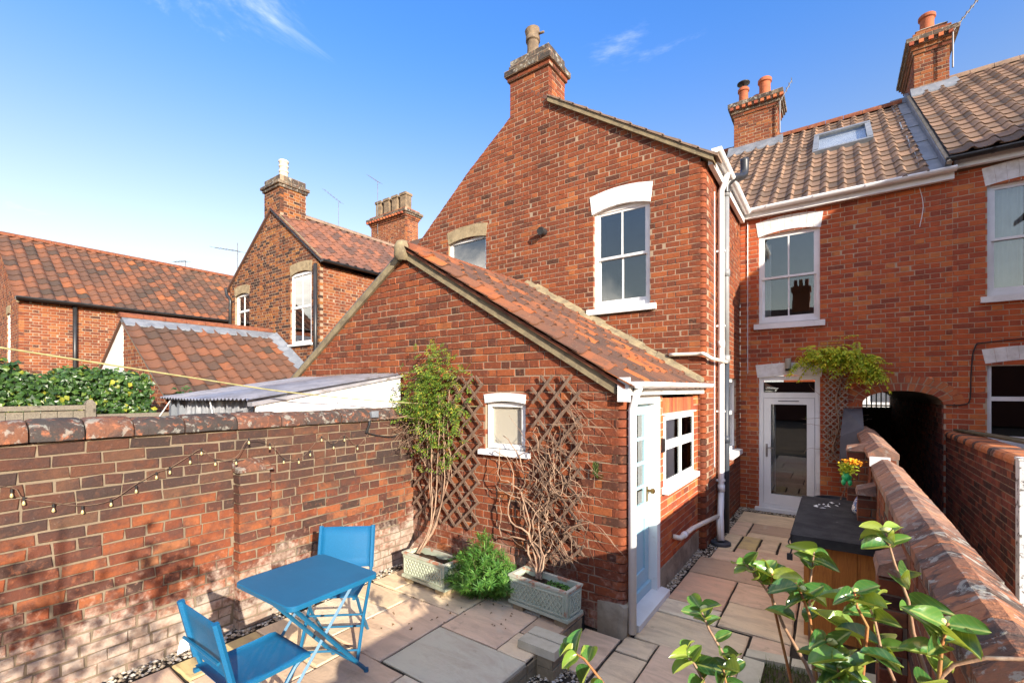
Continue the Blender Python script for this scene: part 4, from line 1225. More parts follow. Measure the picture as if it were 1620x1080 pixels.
# roof
K2 = math.hypot(1, .605)
lt = slope_box(lean, 'roof', 'slate', -4.106, -1.415, LY - .03, GY - .01, lambda x, y: lean_z(x) + .02, .05)
lt2 = slope_box(lean, 'roof_left', 'slate', -6.85, -4.106, LY - .03, GY - .01, lambda x, y: lean_z(x) + .02, .05); lt2.name = 'roof'
tiles(lean, lt, (-1.335, LY - .085, lean_z(-1.335) + .035), (0, 1, 0), (-1, 0, .605), 11, 11, .245, .288, M['tile_lean'], amp=.042, rollw=.42, knob=True, lift=.024, thick=.014)
vb = MB()
for sx in (1, -1):
    x1 = -4.106 + sx * 2.62
    q = [(-4.106, 3.702), (x1, 3.702 - 2.62 * .605), (x1, 3.605 - 2.62 * .605), (-4.106, 3.605)]
    vb.prism(fl_, q if sx < 0 else q[::-1], .0, .035)
vb.build('verge', M['cement'], lean)
mb = MB(); mb.lathe((-4.106, LY - .03, 3.66), [(.0, .14), (.07, .125), (.10, .06), (.10, -.05), (.06, -.1)], 10); mb.build('ridge_end', M['cement'], lean, True)
ridge_run(lean, lt, (-4.106, LY - .03, 3.70), (-4.106, GY - .02, 3.70), .12, M['ridge_red'], 7)
ct = MB()
for i in range(14):
    x0, x1 = -4.10 + 2.72 * i / 14, -4.10 + 2.72 * (i + 1) / 14 + .01; j = rng.uniform(0, .03)
    ct.hexa([(x0, GY - .16 - j, lean_z(x0) + .03), (x1, GY - .16 - j, lean_z(x1) + .03), (x1, GY - .005, lean_z(x1) + .03), (x0, GY - .005, lean_z(x0) + .03),
             (x0, GY - .12 - j, lean_z(x0) + .10), (x1, GY - .12 - j, lean_z(x1) + .10), (x1, GY - .005, lean_z(x1) + .17 + j), (x0, GY - .005, lean_z(x0) + .17 + j)])
ct.build('cement_fillet', M['cement'], lean)
for i in range(15):        # a row of under-tiles showing at the verge
    x0, x1 = -4.02 + .175 * i, -4.02 + .175 * (i + 1)
    mb = MB(); mb.hexa([(x0, LY - .06, lean_z(x0) + .006), (x1, LY - .06, lean_z(x1) + .006), (x1, LY + .1, lean_z(x1) + .006), (x0, LY + .1, lean_z(x0) + .006), (x0, LY - .06, lean_z(x0) + .030), (x1, LY - .06, lean_z(x1) + .040), (x1, LY + .1, lean_z(x1) + .040), (x0, LY + .1, lean_z(x0) + .030)])
    mb.build('under_tile', M['ridge_red'], lean)
gutter(lean, (-1.30, 3.60, 2.125), (-1.30, 6.22, 2.14), .055, 'upvc', brackets=5)
b = MB(); b.box(-1.41, -1.365, 3.605, 6.20, 2.015, 2.115); b.box(-1.46, -1.36, 3.565, 3.60, 1.96, 2.16); b.build('fascia', M['white'], lean)
p = MB(); p.tube([(-1.315, 3.68, 2.09), (-1.35, 3.68, 2.0), (-1.375, 3.68, 1.90), (-1.375, 3.68, .03)], .034, 12); p.build('downpipe', M['upvc'], lean, True)
l = MB(); l.box(-1.62, -1.56, LY - .02, LY, .95, 1.0); 
l = MB(); l.tube([(-1.62, LY - .012, 1.32), (-1.62, LY - .03, 1.32)], .022, 8); l.build('wall_hook', M['brass'], lean)

# ================================================================ old garden wall on the left
GXL, PZ = -3.95, .137
gw = thing('garden_wall', 'old red brick garden wall with rounded dark coping and whitened foot behind the blue table', 'wall', (GXL, 1.8, PZ))
fgl = F((GXL, 0, 0), 90)
wl = brickwall(gw, fgl, [(-1.2, PZ - .1), (LY, PZ - .1), (LY, 1.735), (-1.2, 1.735)], M['brick_old'], M['mortar_old'], ch=.0772, bond='garden', z0=PZ - .11, cuts=[rect(1.70, 1.955, 0, 1.40)], wander=.003, jit=.005, rec=.011, joint=.011)
b = MB(); b.box(GXL - .215, GXL - .012, -1.2, LY, 0, 1.735); b.build('wall_core', M['mortar_old'], wl)
b = MB(); b.box(GXL - .02, GXL + .08, 1.712, 1.943, PZ - .1, 1.43); b.build('pier_core', M['mortar_old'], wl)
for i in range(17):
    z = PZ - .075 + i * .0772 + .04
    if i % 2:
        L = [(1.70, 1.955)]
    else:
        L = [(1.70, 1.70 + rng.uniform(.115, .14)), (0, 1.955)]; L[1] = (L[0][1] + .011, 1.955)
    for a, e in L:
        w = (e - a) / 2; me = brick_mesh([(-w, -.033), (w, -.033), (w, .033), (-w, .033)], .1, M['brick_old'], None, .005)
        piece(gw, 'brick', wl, me, Matrix.Translation(fgl.p((a + e) / 2, .09 + rng.uniform(-.004, .004), z)) @ Matrix.Rotation(fgl.a, 4, 'Z'), 2 * w * .066, fgl.N)
m = MB(); prof = [(GXL - .01, 1.40), (GXL + .105, 1.395), (GXL + .105, 1.42), (GXL + .06, 1.465), (GXL - .01, 1.50)]
m.add([(x, 1.685, z - (.0 if i < 3 else .035)) for i, (x, z) in enumerate(prof)] + [(x, 1.83, z) for x, z in prof] + [(x, 1.97, z - (.0 if i < 3 else .04)) for i, (x, z) in enumerate(prof)],
      [(4, 3, 2, 1, 0), (10, 11, 12, 13, 14)] + [(s * 5 + i, s * 5 + (i + 1) % 5, s * 5 + 5 + (i + 1) % 5, s * 5 + 5 + i) for s in (0, 1) for i in range(5)])
m.build('pier_cap', M['coping_left'], wl)
y = -1.25
while y < LY - .05:
    L = min(rng.choice((.23, .25, .30, .36)), LY - y - .005); mb = MB(); j = rng.uniform(-.008, .008)
    cx, hw, zz = GXL - .105, .145 + j * .5, 1.742
    prof = [(cx + hw, zz), (cx + hw + .004, zz + .045)] + [(cx + hw * math.cos(R(t)), zz + .052 + (.075 + j) * math.sin(R(t))) for t in (15, 35, 60, 90, 120, 150)] + [(cx - hw, zz + .04), (cx - hw, zz)]
    n = len(prof); ins = [(cx + (x - cx) * .97, zz + (z - zz) * .95) for x, z in prof]
    st = [(y + .003, ins), (y + .016, prof), (y + L * .5, [(x + rng.uniform(-.004, .004), z + rng.uniform(-.005, .004)) for x, z in prof]), (y + L - .018, prof), (y + L - .006, ins)]
    mb.add([(x, yy, z) for yy, pf in st for x, z in pf], [tuple(range(n)), tuple(range(5 * n - 1, 4 * n - 1, -1))] + [(s * n + (i + 1) % n, s * n + i, s * n + n + i, s * n + n + (i + 1) % n) for s in range(4) for i in range(n)])
    smooth_by_angle(mb.build('coping_brick', M['coping_left'], gw), 45); y += L

# ================================================================ garden wall on the right, with its angled coping
rw_ = thing('garden_wall', 'garden wall on the right with sloping lichened coping bricks beside the alley', 'wall', (.40, 3, 0))
frl = F((.30, 0, 0), -90)
wrr = brickwall(rw_, frl, [(-5.55, 0), (-.2, 0), (-.2, 1.30), (-5.55, 1.30)], M['brick_right'], M['mortar_old'], bond='garden', ch=.0772, jit=.004, wander=.002, joint=.011)
b = MB(); b.box(.312, .49, .2, 5.55, 0, 1.30); b.build('wall_core', M['mortar_dark'], wrr)
b = MB(); b.box(.312, .49, 5.55, RY - .01, 0, 1.40); b.build('wall_core', M['mortar_dark'], wrr)
brickwall(rw_, F((0, 5.55, 0), 0), [(.30, 0), (.49, 0), (.49, 1.40), (.30, 1.40)], M['brick_right'], M['mortar_old'], part=wrr)
brickwall(rw_, F((.29, 0, 0), -90), [(-RY, 0), (-5.655, 0), (-5.655, 1.40), (-RY, 1.40)], M['brick_right'], M['mortar_old'], part=wrr)


def coping_run(th, y0, y1, z, x0, x1, mats, step, rise=.115, edge=.05, ridge=.45):
    y = y0
    while y < y1 - .02:
        L = min(step * rng.uniform(.93, 1.07), y1 - y); j = lambda: rng.uniform(-.0022, .0022)
        rx = x0 + (x1 - x0) * ridge
        pf = lambda: [(x0 + j(), z), (x1 + j(), z), (x1 + j(), z + edge + j()), (rx + .02 + j(), z + rise + j()), (rx - .02 + j(), z + rise + j()), (x0 + j(), z + edge + j())]
        a, b_ = pf(), pf(); n = 6; cxm, czm = (x0 + x1) / 2, z + .04
        sh = lambda p, k: [(cxm + (x - cxm) * k, czm + (q - czm) * k) for x, q in p]
        st = [(y + .001, sh(a, .97)), (y + .008, a), (y + L - .010, b_), (y + L - .003, sh(b_, .97))]
        mb = MB(); mb.add([(x, yy, q) for yy, p in st for x, q in p], [tuple(range(n)), tuple(range(4 * n - 1, 3 * n - 1, -1))] + [(s * n + (i + 1) % n, s * n + i, s * n + n + i, s * n + n + (i + 1) % n) for s in range(3) for i in range(n)])
        t = (y + L / 2)
        mb.build('coping_brick', M[mats[0] if t < mats[2] else mats[1]], th); y += L


coping_run(rw_, 1.50, 5.44, 1.30, .282, .505, ('coping', 'coping_clean', 2.9), .112)
coping_run(rw_, .3, 1.49, 1.27, .29, .50, ('coping', 'coping_clean', 3.2), .13)
coping_run(rw_, 5.58, 8.75, 1.40, .262, .50, ('coping', 'coping_clean', 1), .112)
b = MB(); b.box(.275, .43, 5.535, 5.56, 1.33, 1.42); b.build('white_block', M['white_brick'], rw_)


def pier(y0, y1, x0, x1, z, cap):
    b = MB(); b.box(x0 + .012, x1, y0 + .012, y1, 0, z); c = b.build('pier', M['mortar_old'], rw_)
    brickwall(rw_, F((0, y0, 0), 0), [(x0, 0), (x1, 0), (x1, z), (x0, z)], M['brick_right'], M['mortar_old'], part=c, ch=.0772)
    brickwall(rw_, F((x0, 0, 0), -90), [(-y1, 0), (-y0 - .105, 0), (-y0 - .105, z), (-y1, z)], M['brick_right'], M['mortar_old'], part=c, ch=.0772)
    m = MB(); m.hexa([(x0 - .01, y0 - .015, z), (x1, y0 - .015, z), (x1, y1 + .01, z), (x0 - .01, y1 + .01, z), (x0 + .0, y0 - .005, z + cap * .5), (x1, y0 + .02, z + cap), (x1, y1, z + cap), (x0 + .0, y1, z + cap * .5)])
    m.build('pier_cap', M['coping_clean'], c)


pier(3.02, 3.27, .188, .30, 1.10, .10); pier(5.12, 5.36, .17, .30, 1.12, .09); pier(6.15, 6.38, .115, .30, 1.40, .08)
m = MB(); m.hexa([(.335, 8.0, 1.2), (.352, 8.80, 1.2), (.10, 8.86, 1.2), (.06, 8.1, 1.05), (.335, 8.02, 1.53), (.352, 8.84, 1.78), (.12, 8.88, 1.78), (.07, 8.12, 1.40)])
m.build('slate_sheet', M['slate'], None); tag(bpy.data.objects['slate_sheet'], 'grey slate sheet leaning in the corner by the alley arch', 'slate sheet')

# ================================================================ wall across the alley
aw = thing('garden_wall', 'dark brick wall across the alley topped with orange and black rounded bricks', 'wall', (1.30, 7.3, 0))
fa = F((1.30, 0, 0), -90)
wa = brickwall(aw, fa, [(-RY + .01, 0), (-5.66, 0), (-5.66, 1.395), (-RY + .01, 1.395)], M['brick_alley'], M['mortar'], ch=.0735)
b = MB(); b.box(1.312, 1.52, 5.66, RY - .02, 0, 1.395); b.build('wall_core', M['mortar_dark'], wa)
y = 5.70; i = 0
while y < RY - .03:
    mb = MB(); w = .103 if False else .108
    pf = [(1.285, 1.40), (1.285, 1.435), (1.30, 1.465), (1.335, 1.478), (1.53, 1.478), (1.53, 1.40)]
    n = 6; sh = [(1.4 + (x - 1.4) * .97, 1.44 + (z - 1.44) * .9) for x, z in pf]
    st = [(y + .003, sh), (y + .012, pf), (y + w - .014, pf), (y + w - .005, sh)]
    mb.add([(x, yy, z) for yy, p in st for x, z in p], [tuple(range(n - 1, -1, -1)), tuple(range(3 * n, 4 * n))] + [(s * n + k, s * n + (k + 1) % n, s * n + n + (k + 1) % n, s * n + n + k) for s in range(3) for k in range(n)])
    mb.build('coping_brick', M['coping_alley'], aw); y += w; i += 1
po = MB(); po.box(1.262, 1.37, 5.55, 5.655, 0, 1.47); po.box(1.255, 1.377, 5.543, 5.662, 1.47, 1.49)
o = po.build('gate_post', M['white_dirty'], None); tag(o, 'square post with peeling white paint at the end of the alley wall', 'post')
o = MB(); o.hexa([(1.36, 8.80, 1.49), (1.46, 8.84, 1.49), (1.86, 6.9, 1.49), (1.66, 6.8, 1.49), (1.36, 8.80, 1.515), (1.46, 8.84, 1.515), (1.86, 6.9, 1.515), (1.66, 6.8, 1.515)])
o = o.build('weathered_board', mottled('mossy_board', (.16, .13, .085), (.09, .085, .05), 9, .9, .2, .4, 60)); tag(o, 'mossy weathered board lying along the alley wall under the dark window', 'board')

# alley gate with bars at the street end
ag = thing('alley_gate', 'black gate with upright bars at the far end of the dark alley', 'gate', (ACX, 16.2, 0))
for i in range(7):
    x = A0 + .005 + i * .132
    b = MB(); b.box(x, x + .127, 16.2, 16.23, .05, 1.60); b.build('board', M['black'], ag)
b = MB(); b.box(A0, A1, 16.18, 16.2, 1.50, 1.58); b.box(A0, A1, 16.18, 16.2, 1.62, 1.66); b.box(A0, A1, 16.235, 16.25, .03, 1.58); b.build('rail', M['black'], ag)
for i in range(9):
    b = MB(); x = A0 + .06 + i * .105; b.box(x, x + .03, 16.2, 16.23, 1.60, 2.06); b.build('bar', M['black'], ag)
st = thing('street_house', 'pale rendered house across the street seen through the alley', 'house', (3, 30, 0))
b = MB(); b.box(-6, 12, 30, 34, 0, 6); b.build('wall', M['white_brick'], st); b = MB(); b.box(1.6, 2.6, 29.95, 30.02, .9, 2.4); b.build('window', M['slate'], st)
b = MB(); b.box(-6, 12, 27.6, 27.8, 0, 1.5); o = b.build('street_wall', M['white_brick']); tag(o, 'low pale street wall beyond the alley gate', 'wall')

# ================================================================ houses to the left
NX, NA = -10.07, -12.3
mh = thing('brick_house', 'soot-streaked orange brick house with cream chimney pot and white windows, middle distance', 'house', (NX, GY, 0))
fm_ = F((0, GY, 0), 0); fk = F((NX, 0, 0), 90)
mp_ = [(-14.75, 1.5), (NX, 1.5), (NX, 5.10), (-11.88, 6.68), (NA, 6.9), (-12.70, 6.66), (-14.75, 5.15)]
mid_lean = lambda z: [(NA - (3.6 - z) / .64 + .1, NA + (3.6 - z) / .64 - .1)] if z < 3.5 else []
mg = brickwall(mh, fm_, mp_, M['brick_mid'], M['mortar'], z0=1.5, cuts=[rect(-11.36, -10.40, 3.16, 5.02), rect(-14.42, -13.55, 3.7, 4.86), mid_lean, lambda z: [(-12.70, -11.88)] if z > 6.4 else []], name='gable_wall')
brickwall(mh, fk, [(GY + .104, 2.5), (8.9, 2.5), (8.9, 5.08), (GY + .104, 5.08)], M['brick_far'], M['mortar'], z0=2.5, name='flank_wall', back=(.08, 0))
cp, zt = chimney(mh, -12.70, -11.88, GY, GY + .72, 6.4, 7.42, 'brick_mid', [(0, .075, .04, 'sooty'), (.075, .15, .08, 'sooty'), (.15, .33, .0, 'sooty')])
pot(cp, -12.35, GY + .35, zt, .60, .115, 'pot_cream', 'banded')
window(mh, fm_, -11.34, -10.42, 3.24, 5.00, 'two', rec=.03, fw=.06, glass='glass_far', sill=(.07, .06, .06), room='room', wh='white', curt=[(-11.25, -10.95, 3.3, 4.9, 'curtain', 3), (-10.7, -10.5, 3.3, 4.9, 'curtain', 2)], label='tall white window right of the chimney')
lintel(mh, fm_, -11.36, -10.40, 4.97, 5.28, .07, M['tan_stone'], 7, mortar=M['mortar'])
window(mh, fm_, -14.40, -13.57, 3.8, 4.85, 'two', rec=.05, fw=.06, glass='glass_far', sill=(.07, .04, .03), room='room', wh='white', curt=[(-14.3, -14.0, 3.9, 4.8, 'curtain', 3)], label='shorter white window left of the chimney')
lintel(mh, fm_, -14.42, -13.55, 4.80, 5.10, .07, M['tan_stone'], 7, mortar=M['mortar'])
ms = slope_box(mh, 'roof', 'slate', NA, -9.93, GY - .05, 13, lambda x, y: 6.93 - (x - NA) * .745 + .0, .06)
ms2 = slope_box(mh, 'roof', 'tile_mid', -14.9, NA, GY - .05, 13, lambda x, y: 6.93 + (x - NA) * .72, .06)
tiles(mh, ms, (-9.90, GY - .09, 6.93 - 2.40 * .745 + .01), (0, 1, 0), (-1, 0, .745), 27, 10, .25, .30, M['tile_mid'], amp=.04, rollw=.4, lift=.022)
ridge_run(mh, ms, (NA, GY + .7, 6.95), (NA, 12.9, 6.95), .12, M['ridge_dull'], 15)
vb = MB(); q = [(-11.86, 6.66), (-9.95, 5.22), (-9.95, 5.10), (-11.86, 6.54)]; vb.prism(fm_, q[::-1], 0, .04); vb.build('verge', M['cement'], mh)
gutter(mh, (-9.86, GY - .06, 5.16), (-9.86, 8.9, 5.16), .06, 'black')
gutter(mh, (-14.92, GY - .06, 5.14), (-14.92, 8.9, 5.14), .06, 'black')
p = MB(); p.tube([(-10.15, GY - .05, 5.1), (-10.15, GY - .05, 1.6)], .045, 8); p.tube(loop_pts([(-14.9, GY - .05, 5.12), (-14.82, GY - .05, 4.9), (-14.62, GY - .05, 4.75), (-14.62, GY - .05, 4.5)]) + [(-14.62, GY - .05, 3.3)], .045, 8); p.build('downpipe', M['black'], mh, True)

# its outhouse, white on one half of the gable
oh = thing('brick_outhouse', 'small tiled outhouse with one white painted gable half, beyond the fence', 'outhouse', (NA, 3.11, 0))
fo = F((0, 3.11, 0), 0); oz = lambda x: 3.58 - abs(x - NA) * .64
brickwall(oh, fo, [(NA + .0, .8), (-9.95, .8), (-9.95, 2.04), (NA, 3.55)], M['brick_far'], M['mortar'], z0=.8, cuts=[rect(-10.62, -10.42, .8, 1.55)], name='gable_wall')
b = MB(); b.prism(fo, [(NA - 2.45, .5), (NA, .5), (NA, 3.56), (NA - 2.45, 2.0)], -.15, .004); b.build('white_gable', M['white_brick'], oh)
brickwall(oh, F((-9.95, 0, 0), 90), [(3.215, .5), (GY, .5), (GY, 2.0), (3.215, 2.0)], M['brick_far'], M['mortar'], z0=.5, name='side_wall')
wn = window(oh, fo, -10.62, -10.42, .8, 1.55, 'single', rec=.03, fw=.03, room='room_dark', wh='white', depth=.3)
lintel(oh, fo, -10.66, -10.38, 1.55, 1.72, .03, M['tan_stone'], 4, mortar=M['mortar'])
os_ = slope_box(oh, 'roof', 'slate', NA, -9.80, 3.06, GY - .02, lambda x, y: oz(x) + .0, .05)
slope_box(oh, 'roof', 'tile_far', -14.8, NA, 3.06, GY - .02, lambda x, y: oz(x) + .0, .05)
tiles(oh, os_, (-9.78, 3.03, oz(-9.78) + .01), (0, 1, 0), (-1, 0, .64), 13, 9, .25, .30, M['tile_far'], amp=.04, rollw=.4, lift=.024)
ridge_run(oh, os_, (NA, 3.04, 3.62), (NA, GY - .02, 3.62), .11, M['ridge_red'], 8)
mb = MB()
for i in range(9):
    y0, y1 = 3.06 + i * .35, 3.06 + (i + 1) * .35 + .01; j = .006 * (i % 2)
    mb.hexa([(NA + .03, y0, oz(NA + .03) + .04), (NA + .36, y0, oz(NA + .36) + .05), (NA + .36, y1, oz(NA + .36) + .05), (NA + .03, y1, oz(NA + .03) + .04), (NA + .03, y0, oz(NA + .03) + .075 + j), (NA + .36, y0, oz(NA + .36) + .075 + j), (NA + .36, y1, oz(NA + .36) + .075 + j), (NA + .03, y1, oz(NA + .03) + .075 + j)])
mb.hexa([(NA + .3, GY - .26, oz(NA + .3) + .05), (-9.8, GY - .26, oz(-9.8) + .05), (-9.8, GY - .02, oz(-9.8) + .05), (NA + .3, GY - .02, oz(NA + .3) + .05), (NA + .3, GY - .26, oz(NA + .3) + .08), (-9.8, GY - .26, oz(-9.8) + .08), (-9.8, GY - .02, oz(-9.8) + .2), (NA + .3, GY - .02, oz(NA + .3) + .2)])
mb.build('lead_flashing', M['lead'], oh)
vb = MB(); vb.prism(fo, [(NA, 3.49), (-9.80, 3.49 - 2.5 * .64), (-9.80, 3.56 - 2.5 * .64), (NA, 3.57)], 0, .04); vb.build('verge', M['timber_grey'] if False else M['cement'], oh)
gutter(oh, (-9.74, 3.05, oz(-9.78) - .01), (-9.74, GY, oz(-9.78) - .01), .05, 'black')

# long far house
fh = thing('brick_house', 'long red brick house with a sweeping red pantile roof behind the outhouse at far left', 'house', (-17, 2.2, 0))
ff2 = F((-17, 0, 0), 90); fz = lambda x: 6.62 - abs(x + 20) * .70
brickwall(fh, ff2, [(2.30, 1.6), (9.0, 1.6), (9.0, 4.48), (2.30, 4.48)], M['brick_far'], M['mortar'], z0=1.6, name='flank_wall', back=(.09, 0))
brickwall(fh, F((0, 2.2, 0), 0), [(-23, 1.6), (-17, 1.6), (-17, 4.45), (-20, 6.55), (-23, 4.45)], M['brick_far'], M['mortar'], z0=1.6, name='gable_wall', cuts=[rect(-18.7, -18.2, 1.6, 4.15)])
window(fh, F((0, 2.2, 0), 0), -18.7, -18.2, 2.4, 4.15, 'single', rec=.03, room='room_dark', wh='white')
lintel(fh, F((0, 2.2, 0), 0), -18.75, -18.15, 4.13, 4.38, .05, M['tan_stone'], 5, mortar=M['mortar'])
fs_ = slope_box(fh, 'roof', 'slate', -20, -16.85, 2.13, 9.2, lambda x, y: fz(x), .06)
slope_box(fh, 'roof', 'tile_far', -23.15, -20, 2.13, 9.2, lambda x, y: fz(x), .06)
tiles(fh, fs_, (-16.82, 2.10, fz(-16.82) + .01), (0, 1, 0), (-1, 0, .70), 29, 13, .245, .30, M['tile_far'], amp=.042, rollw=.45, lift=.024)
ridge_run(fh, fs_, (-20, 2.12, 6.64), (-20, 9.1, 6.64), .12, M['ridge_red'], 18)
vb = MB(); vb.prism(F((0, 2.2, 0), 0), [(-20, 6.47), (-16.9, 6.47 - 3.1 * .7), (-16.9, 6.60 - 3.1 * .7), (-20, 6.60)], 0, .05); vb.build('verge', M['cement'], fh)
gutter(fh, (-16.77, 2.12, 4.44), (-16.77, 9.1, 4.44), .07, 'black')
p = MB(); p.tube([(-16.94, 3.25, 4.42), (-16.94, 3.25, 1.6)], .05, 8); p.build('downpipe', M['black'], fh, True)

# terrace range behind, with the four-pot chimney
tr = thing('terraced_house', 'terrace roof with a tall corbelled chimney of four square buff pots', 'house', (-12, RY, 0))
slope_box(tr, 'roof', 'tile_far', -26, -6.5, RY0, 13, lambda x, y: roofz(y), .06); slope_box(tr, 'roof', 'tile_far', -26, -6.5, 13, 17.2, lambda x, y: roofz(13) - .739 * (y - 13), .06)
b = MB(); b.box(-26, -6.6, RY, RY + .2, 0, 5.1); b.build('rear_wall', M['brick_far'], tr)
gutter(tr, (-8.4, 8.70, 5.14), (-6.6, 8.70, 5.14), .06, 'black')
p = MB(); p.tube([(-6.95, 6.55, 5.02), (-6.95, 6.55, 3.0)], .045, 8); p.build('downpipe', M['cream_pipe'], tr, True)
gutter(tr, (-7.0, 6.2, 5.0), (-7.0, 8.9, 5.0), .06, 'grey_pipe')
cp, zt = chimney(tr, -16.55, -14.35, 12.7, 13.4, 7.9, 9.15, 'brick_far', [(0, .075, .03, 'brick_far'), (.075, .15, .07, 'brick_far'), (.15, .23, .11, 'sooty'), (.23, .33, .16, 'sooty'), (.33, .43, .05, 'brick_far')])
for i in range(13):
    x = -16.68 + i * .185
    mb = MB(); mb.box(x, x + .09, 12.7 - .17, 12.7 - .03, zt - .28, zt - .2); mb.build('dentil', M['brick_orange'], cp)
for i in range(4):
    pot(cp, -16.25 + i * .53, 13.0, zt, .72, .16, 'pot_buff', 'square')
# houses at the far end of the gardens, behind the viewpoint: the windows mirror their roofs
bh = thing('terraced_house', 'terraced houses at the far end of the gardens mirrored in the window panes', 'house', (0, -20, 0))
b = MB(); b.box(-30, 30, -26, -19, 0, 5.2); b.build('wall', M['brick_far'], bh)
slope_box(bh, 'roof', 'tile_far', -31, 31, -22.6, -18.7, lambda x, y: 8.3 - abs(y + 22.6) * .8, .08); slope_box(bh, 'roof', 'tile_far', -31, 31, -26.3, -22.6, lambda x, y: 8.3 - abs(y + 22.6) * .8, .08)
for x in (-19, -9.5, -2.6, 5.5, 15):
    b = MB(); b.box(x, x + 1.1, -22.9, -22.2, 7.6, 9.9); b.box(x - .1, x + 1.2, -23, -22.1, 9.5, 9.8)
    for k in range(3):
        b.lathe((x + .2 + k * .35, -22.5, 9.9), [(.13, 0), (.11, .5), (.0, .5)], 8)
    b.build('chimney', M['brick_far'], bh)
# ================================================================ paving
def slab(parent, x0, x1, y0, y1, z, colr, th=.032, g=.007):
    x0 += g; x1 -= g; y0 += g; y1 -= g; mb = MB(); j = lambda a=.006: rng.uniform(-a, a)
    out, e = [], .012
    def side(p, q, n=4):
        return [(p[0] + (q[0] - p[0]) * i / n + (j(.0035) if i else 0), p[1] + (q[1] - p[1]) * i / n + (j(.0035) if i else 0)) for i in range(n)]
    c = [(x0 + j(), y0 + j()), (x1 + j(), y0 + j()), (x1 + j(), y1 + j()), (x0 + j(), y1 + j())]
    for i in range(4):
        out += side(c[i], c[(i + 1) % 4])
    n = len(out); cx, cy = (x0 + x1) / 2, (y0 + y1) / 2; zz = z + rng.uniform(-.003, .003)
    inn = [(x - math.copysign(min(e, abs(x - cx) * .3), x - cx), y - math.copysign(min(e, abs(y - cy) * .3), y - cy)) for x, y in out]
    mb.add([(x - cx, y - cy, 0) for x, y in inn] + [(x - cx, y - cy, -.007) for x, y in out] + [(x - cx, y - cy, -th) for x, y in out],
           [tuple(range(n))] + [(r * n + (i + 1) % n, r * n + i, r * n + n + i, r * n + n + (i + 1) % n) for r in (0, 1) for i in range(n)])
    o = bpy.data.objects.new('slab', mb.mesh('slab', M['slab'])); o.color = c4(colr); link(o, parent, (cx, cy, zz))
    o.rotation_euler = (rng.uniform(-.002, .002), rng.uniform(-.002, .002), 0)


PK, TN, GR, RD, CR = (.72, .51, .34), (.74, .57, .36), (.57, .52, .38), (.68, .43, .28), (.78, .66, .47)
YE, BW = (.62, .48, .21), (.50, .35, .23)
b = MB(); b.box(GXL, -1.785, .0, LY, -.05, PZ - .018); patio = b.build('patio', M['joint'], None, kind='structure')
for a in [(-2.63, -1.775, 2.10, 2.69, GR), (-2.625, -2.05, 2.69, 3.29, PK), (-2.05, -1.775, 2.69, 2.99, TN), (-2.05, -1.775, 2.99, 3.60, BW), (-3.205, -2.63, 2.085, 2.925, PK),
          (-3.46, -2.625, 2.925, 3.60, TN), (-3.79, -3.205, 2.635, 2.92, TN), (-3.79, -3.205, 2.085, 2.635, CR), (-3.79, -3.46, 2.925, 3.60, TN), (-2.625, -2.05, 3.29, 3.60, CR),
          (-3.785, -3.48, 1.215, 1.785, YE), (-3.79, -2.93, 1.785, 2.085, TN), (-3.48, -2.93, 1.215, 1.785, PK), (-2.93, -2.38, 1.50, 2.085, PK), (-2.38, -1.775, 1.50, 2.10, CR),
          (-3.79, -3.2, .6, 1.21, PK), (-3.2, -2.6, .6, 1.21, TN), (-2.93, -2.38, 1.21, 1.50, BW), (-2.38, -1.775, .7, 1.50, PK), (-3.79, -2.6, .05, .6, TN), (-2.6, -1.775, .05, .7, RD), (-2.6, -2.38, .7, 1.21, TN)]:
    slab(patio, *a[:4], PZ, a[4])
yy = .05
while yy < LY - .1:        # brick-like stones edging the step
    L = rng.uniform(.19, .24)
    for z0, z1 in ((-.02, .045), (.053, PZ - .036)):
        mb = MB(); o_ = rng.uniform(-.006, .006); mb.box(-1.80, -1.775 + o_, yy + .004, min(yy + L, LY - .02) - .004, z0, z1); mb.build('edging_stone', M['tan_stone'], patio)
    yy += L
b = MB(); b.box(-1.775, .30, .3, RY, -.055, -.02); path = b.build('path', M['joint'], None, kind='structure')
for a in [(-1.765, -1.435, 2.98, 3.60, PK), (-1.43, -1.16, 3.43, 3.69, TN), (-1.43, -1.16, 2.70, 3.42, TN), (-1.155, -.57, 2.95, 3.72, PK), (-1.38, -.575, 3.70, 4.265, TN), (-1.38, -.85, 4.275, 4.59, CR),
          (-1.36, -.85, 4.60, 5.41, RD), (-.845, -.28, 4.30, 4.84, TN), (-.845, -.28, 4.85, 5.41, PK), (-1.36, -.56, 5.42, 5.985, BW), (-.555, .12, 5.42, 6.29, PK), (-1.26, -.56, 5.995, 6.39, PK), (-.565, -.285, 3.95, 4.29, PK),
          (-1.26, -1.06, 6.40, 7.16, TN), (-1.05, -.825, 6.59, 7.15, YE), (-1.05, -.56, 6.40, 6.58, PK), (-.815, -.60, 6.59, 6.78, TN), (-.815, -.60, 6.785, 7.16, TN), (-.587, .12, 6.30, 6.78, PK), (-.587, .12, 6.785, 7.16, TN),
          (-1.27, -1.025, 7.17, 7.94, PK), (-1.02, .12, 7.17, 7.41, TN), (-1.02, .12, 7.42, 7.94, BW), (-1.27, -.2, 7.95, 8.66, TN), (-.2, .25, 7.95, 8.66, PK), (-.275, .18, 4.30, 5.41, TN),
          (-1.43, -.60, 2.0, 2.69, PK), (-1.155, -.60, 2.69, 2.945, RD), (-1.43, -.60, 1.2, 1.99, TN)]:
    slab(path, *a[:4], 0, a[4])
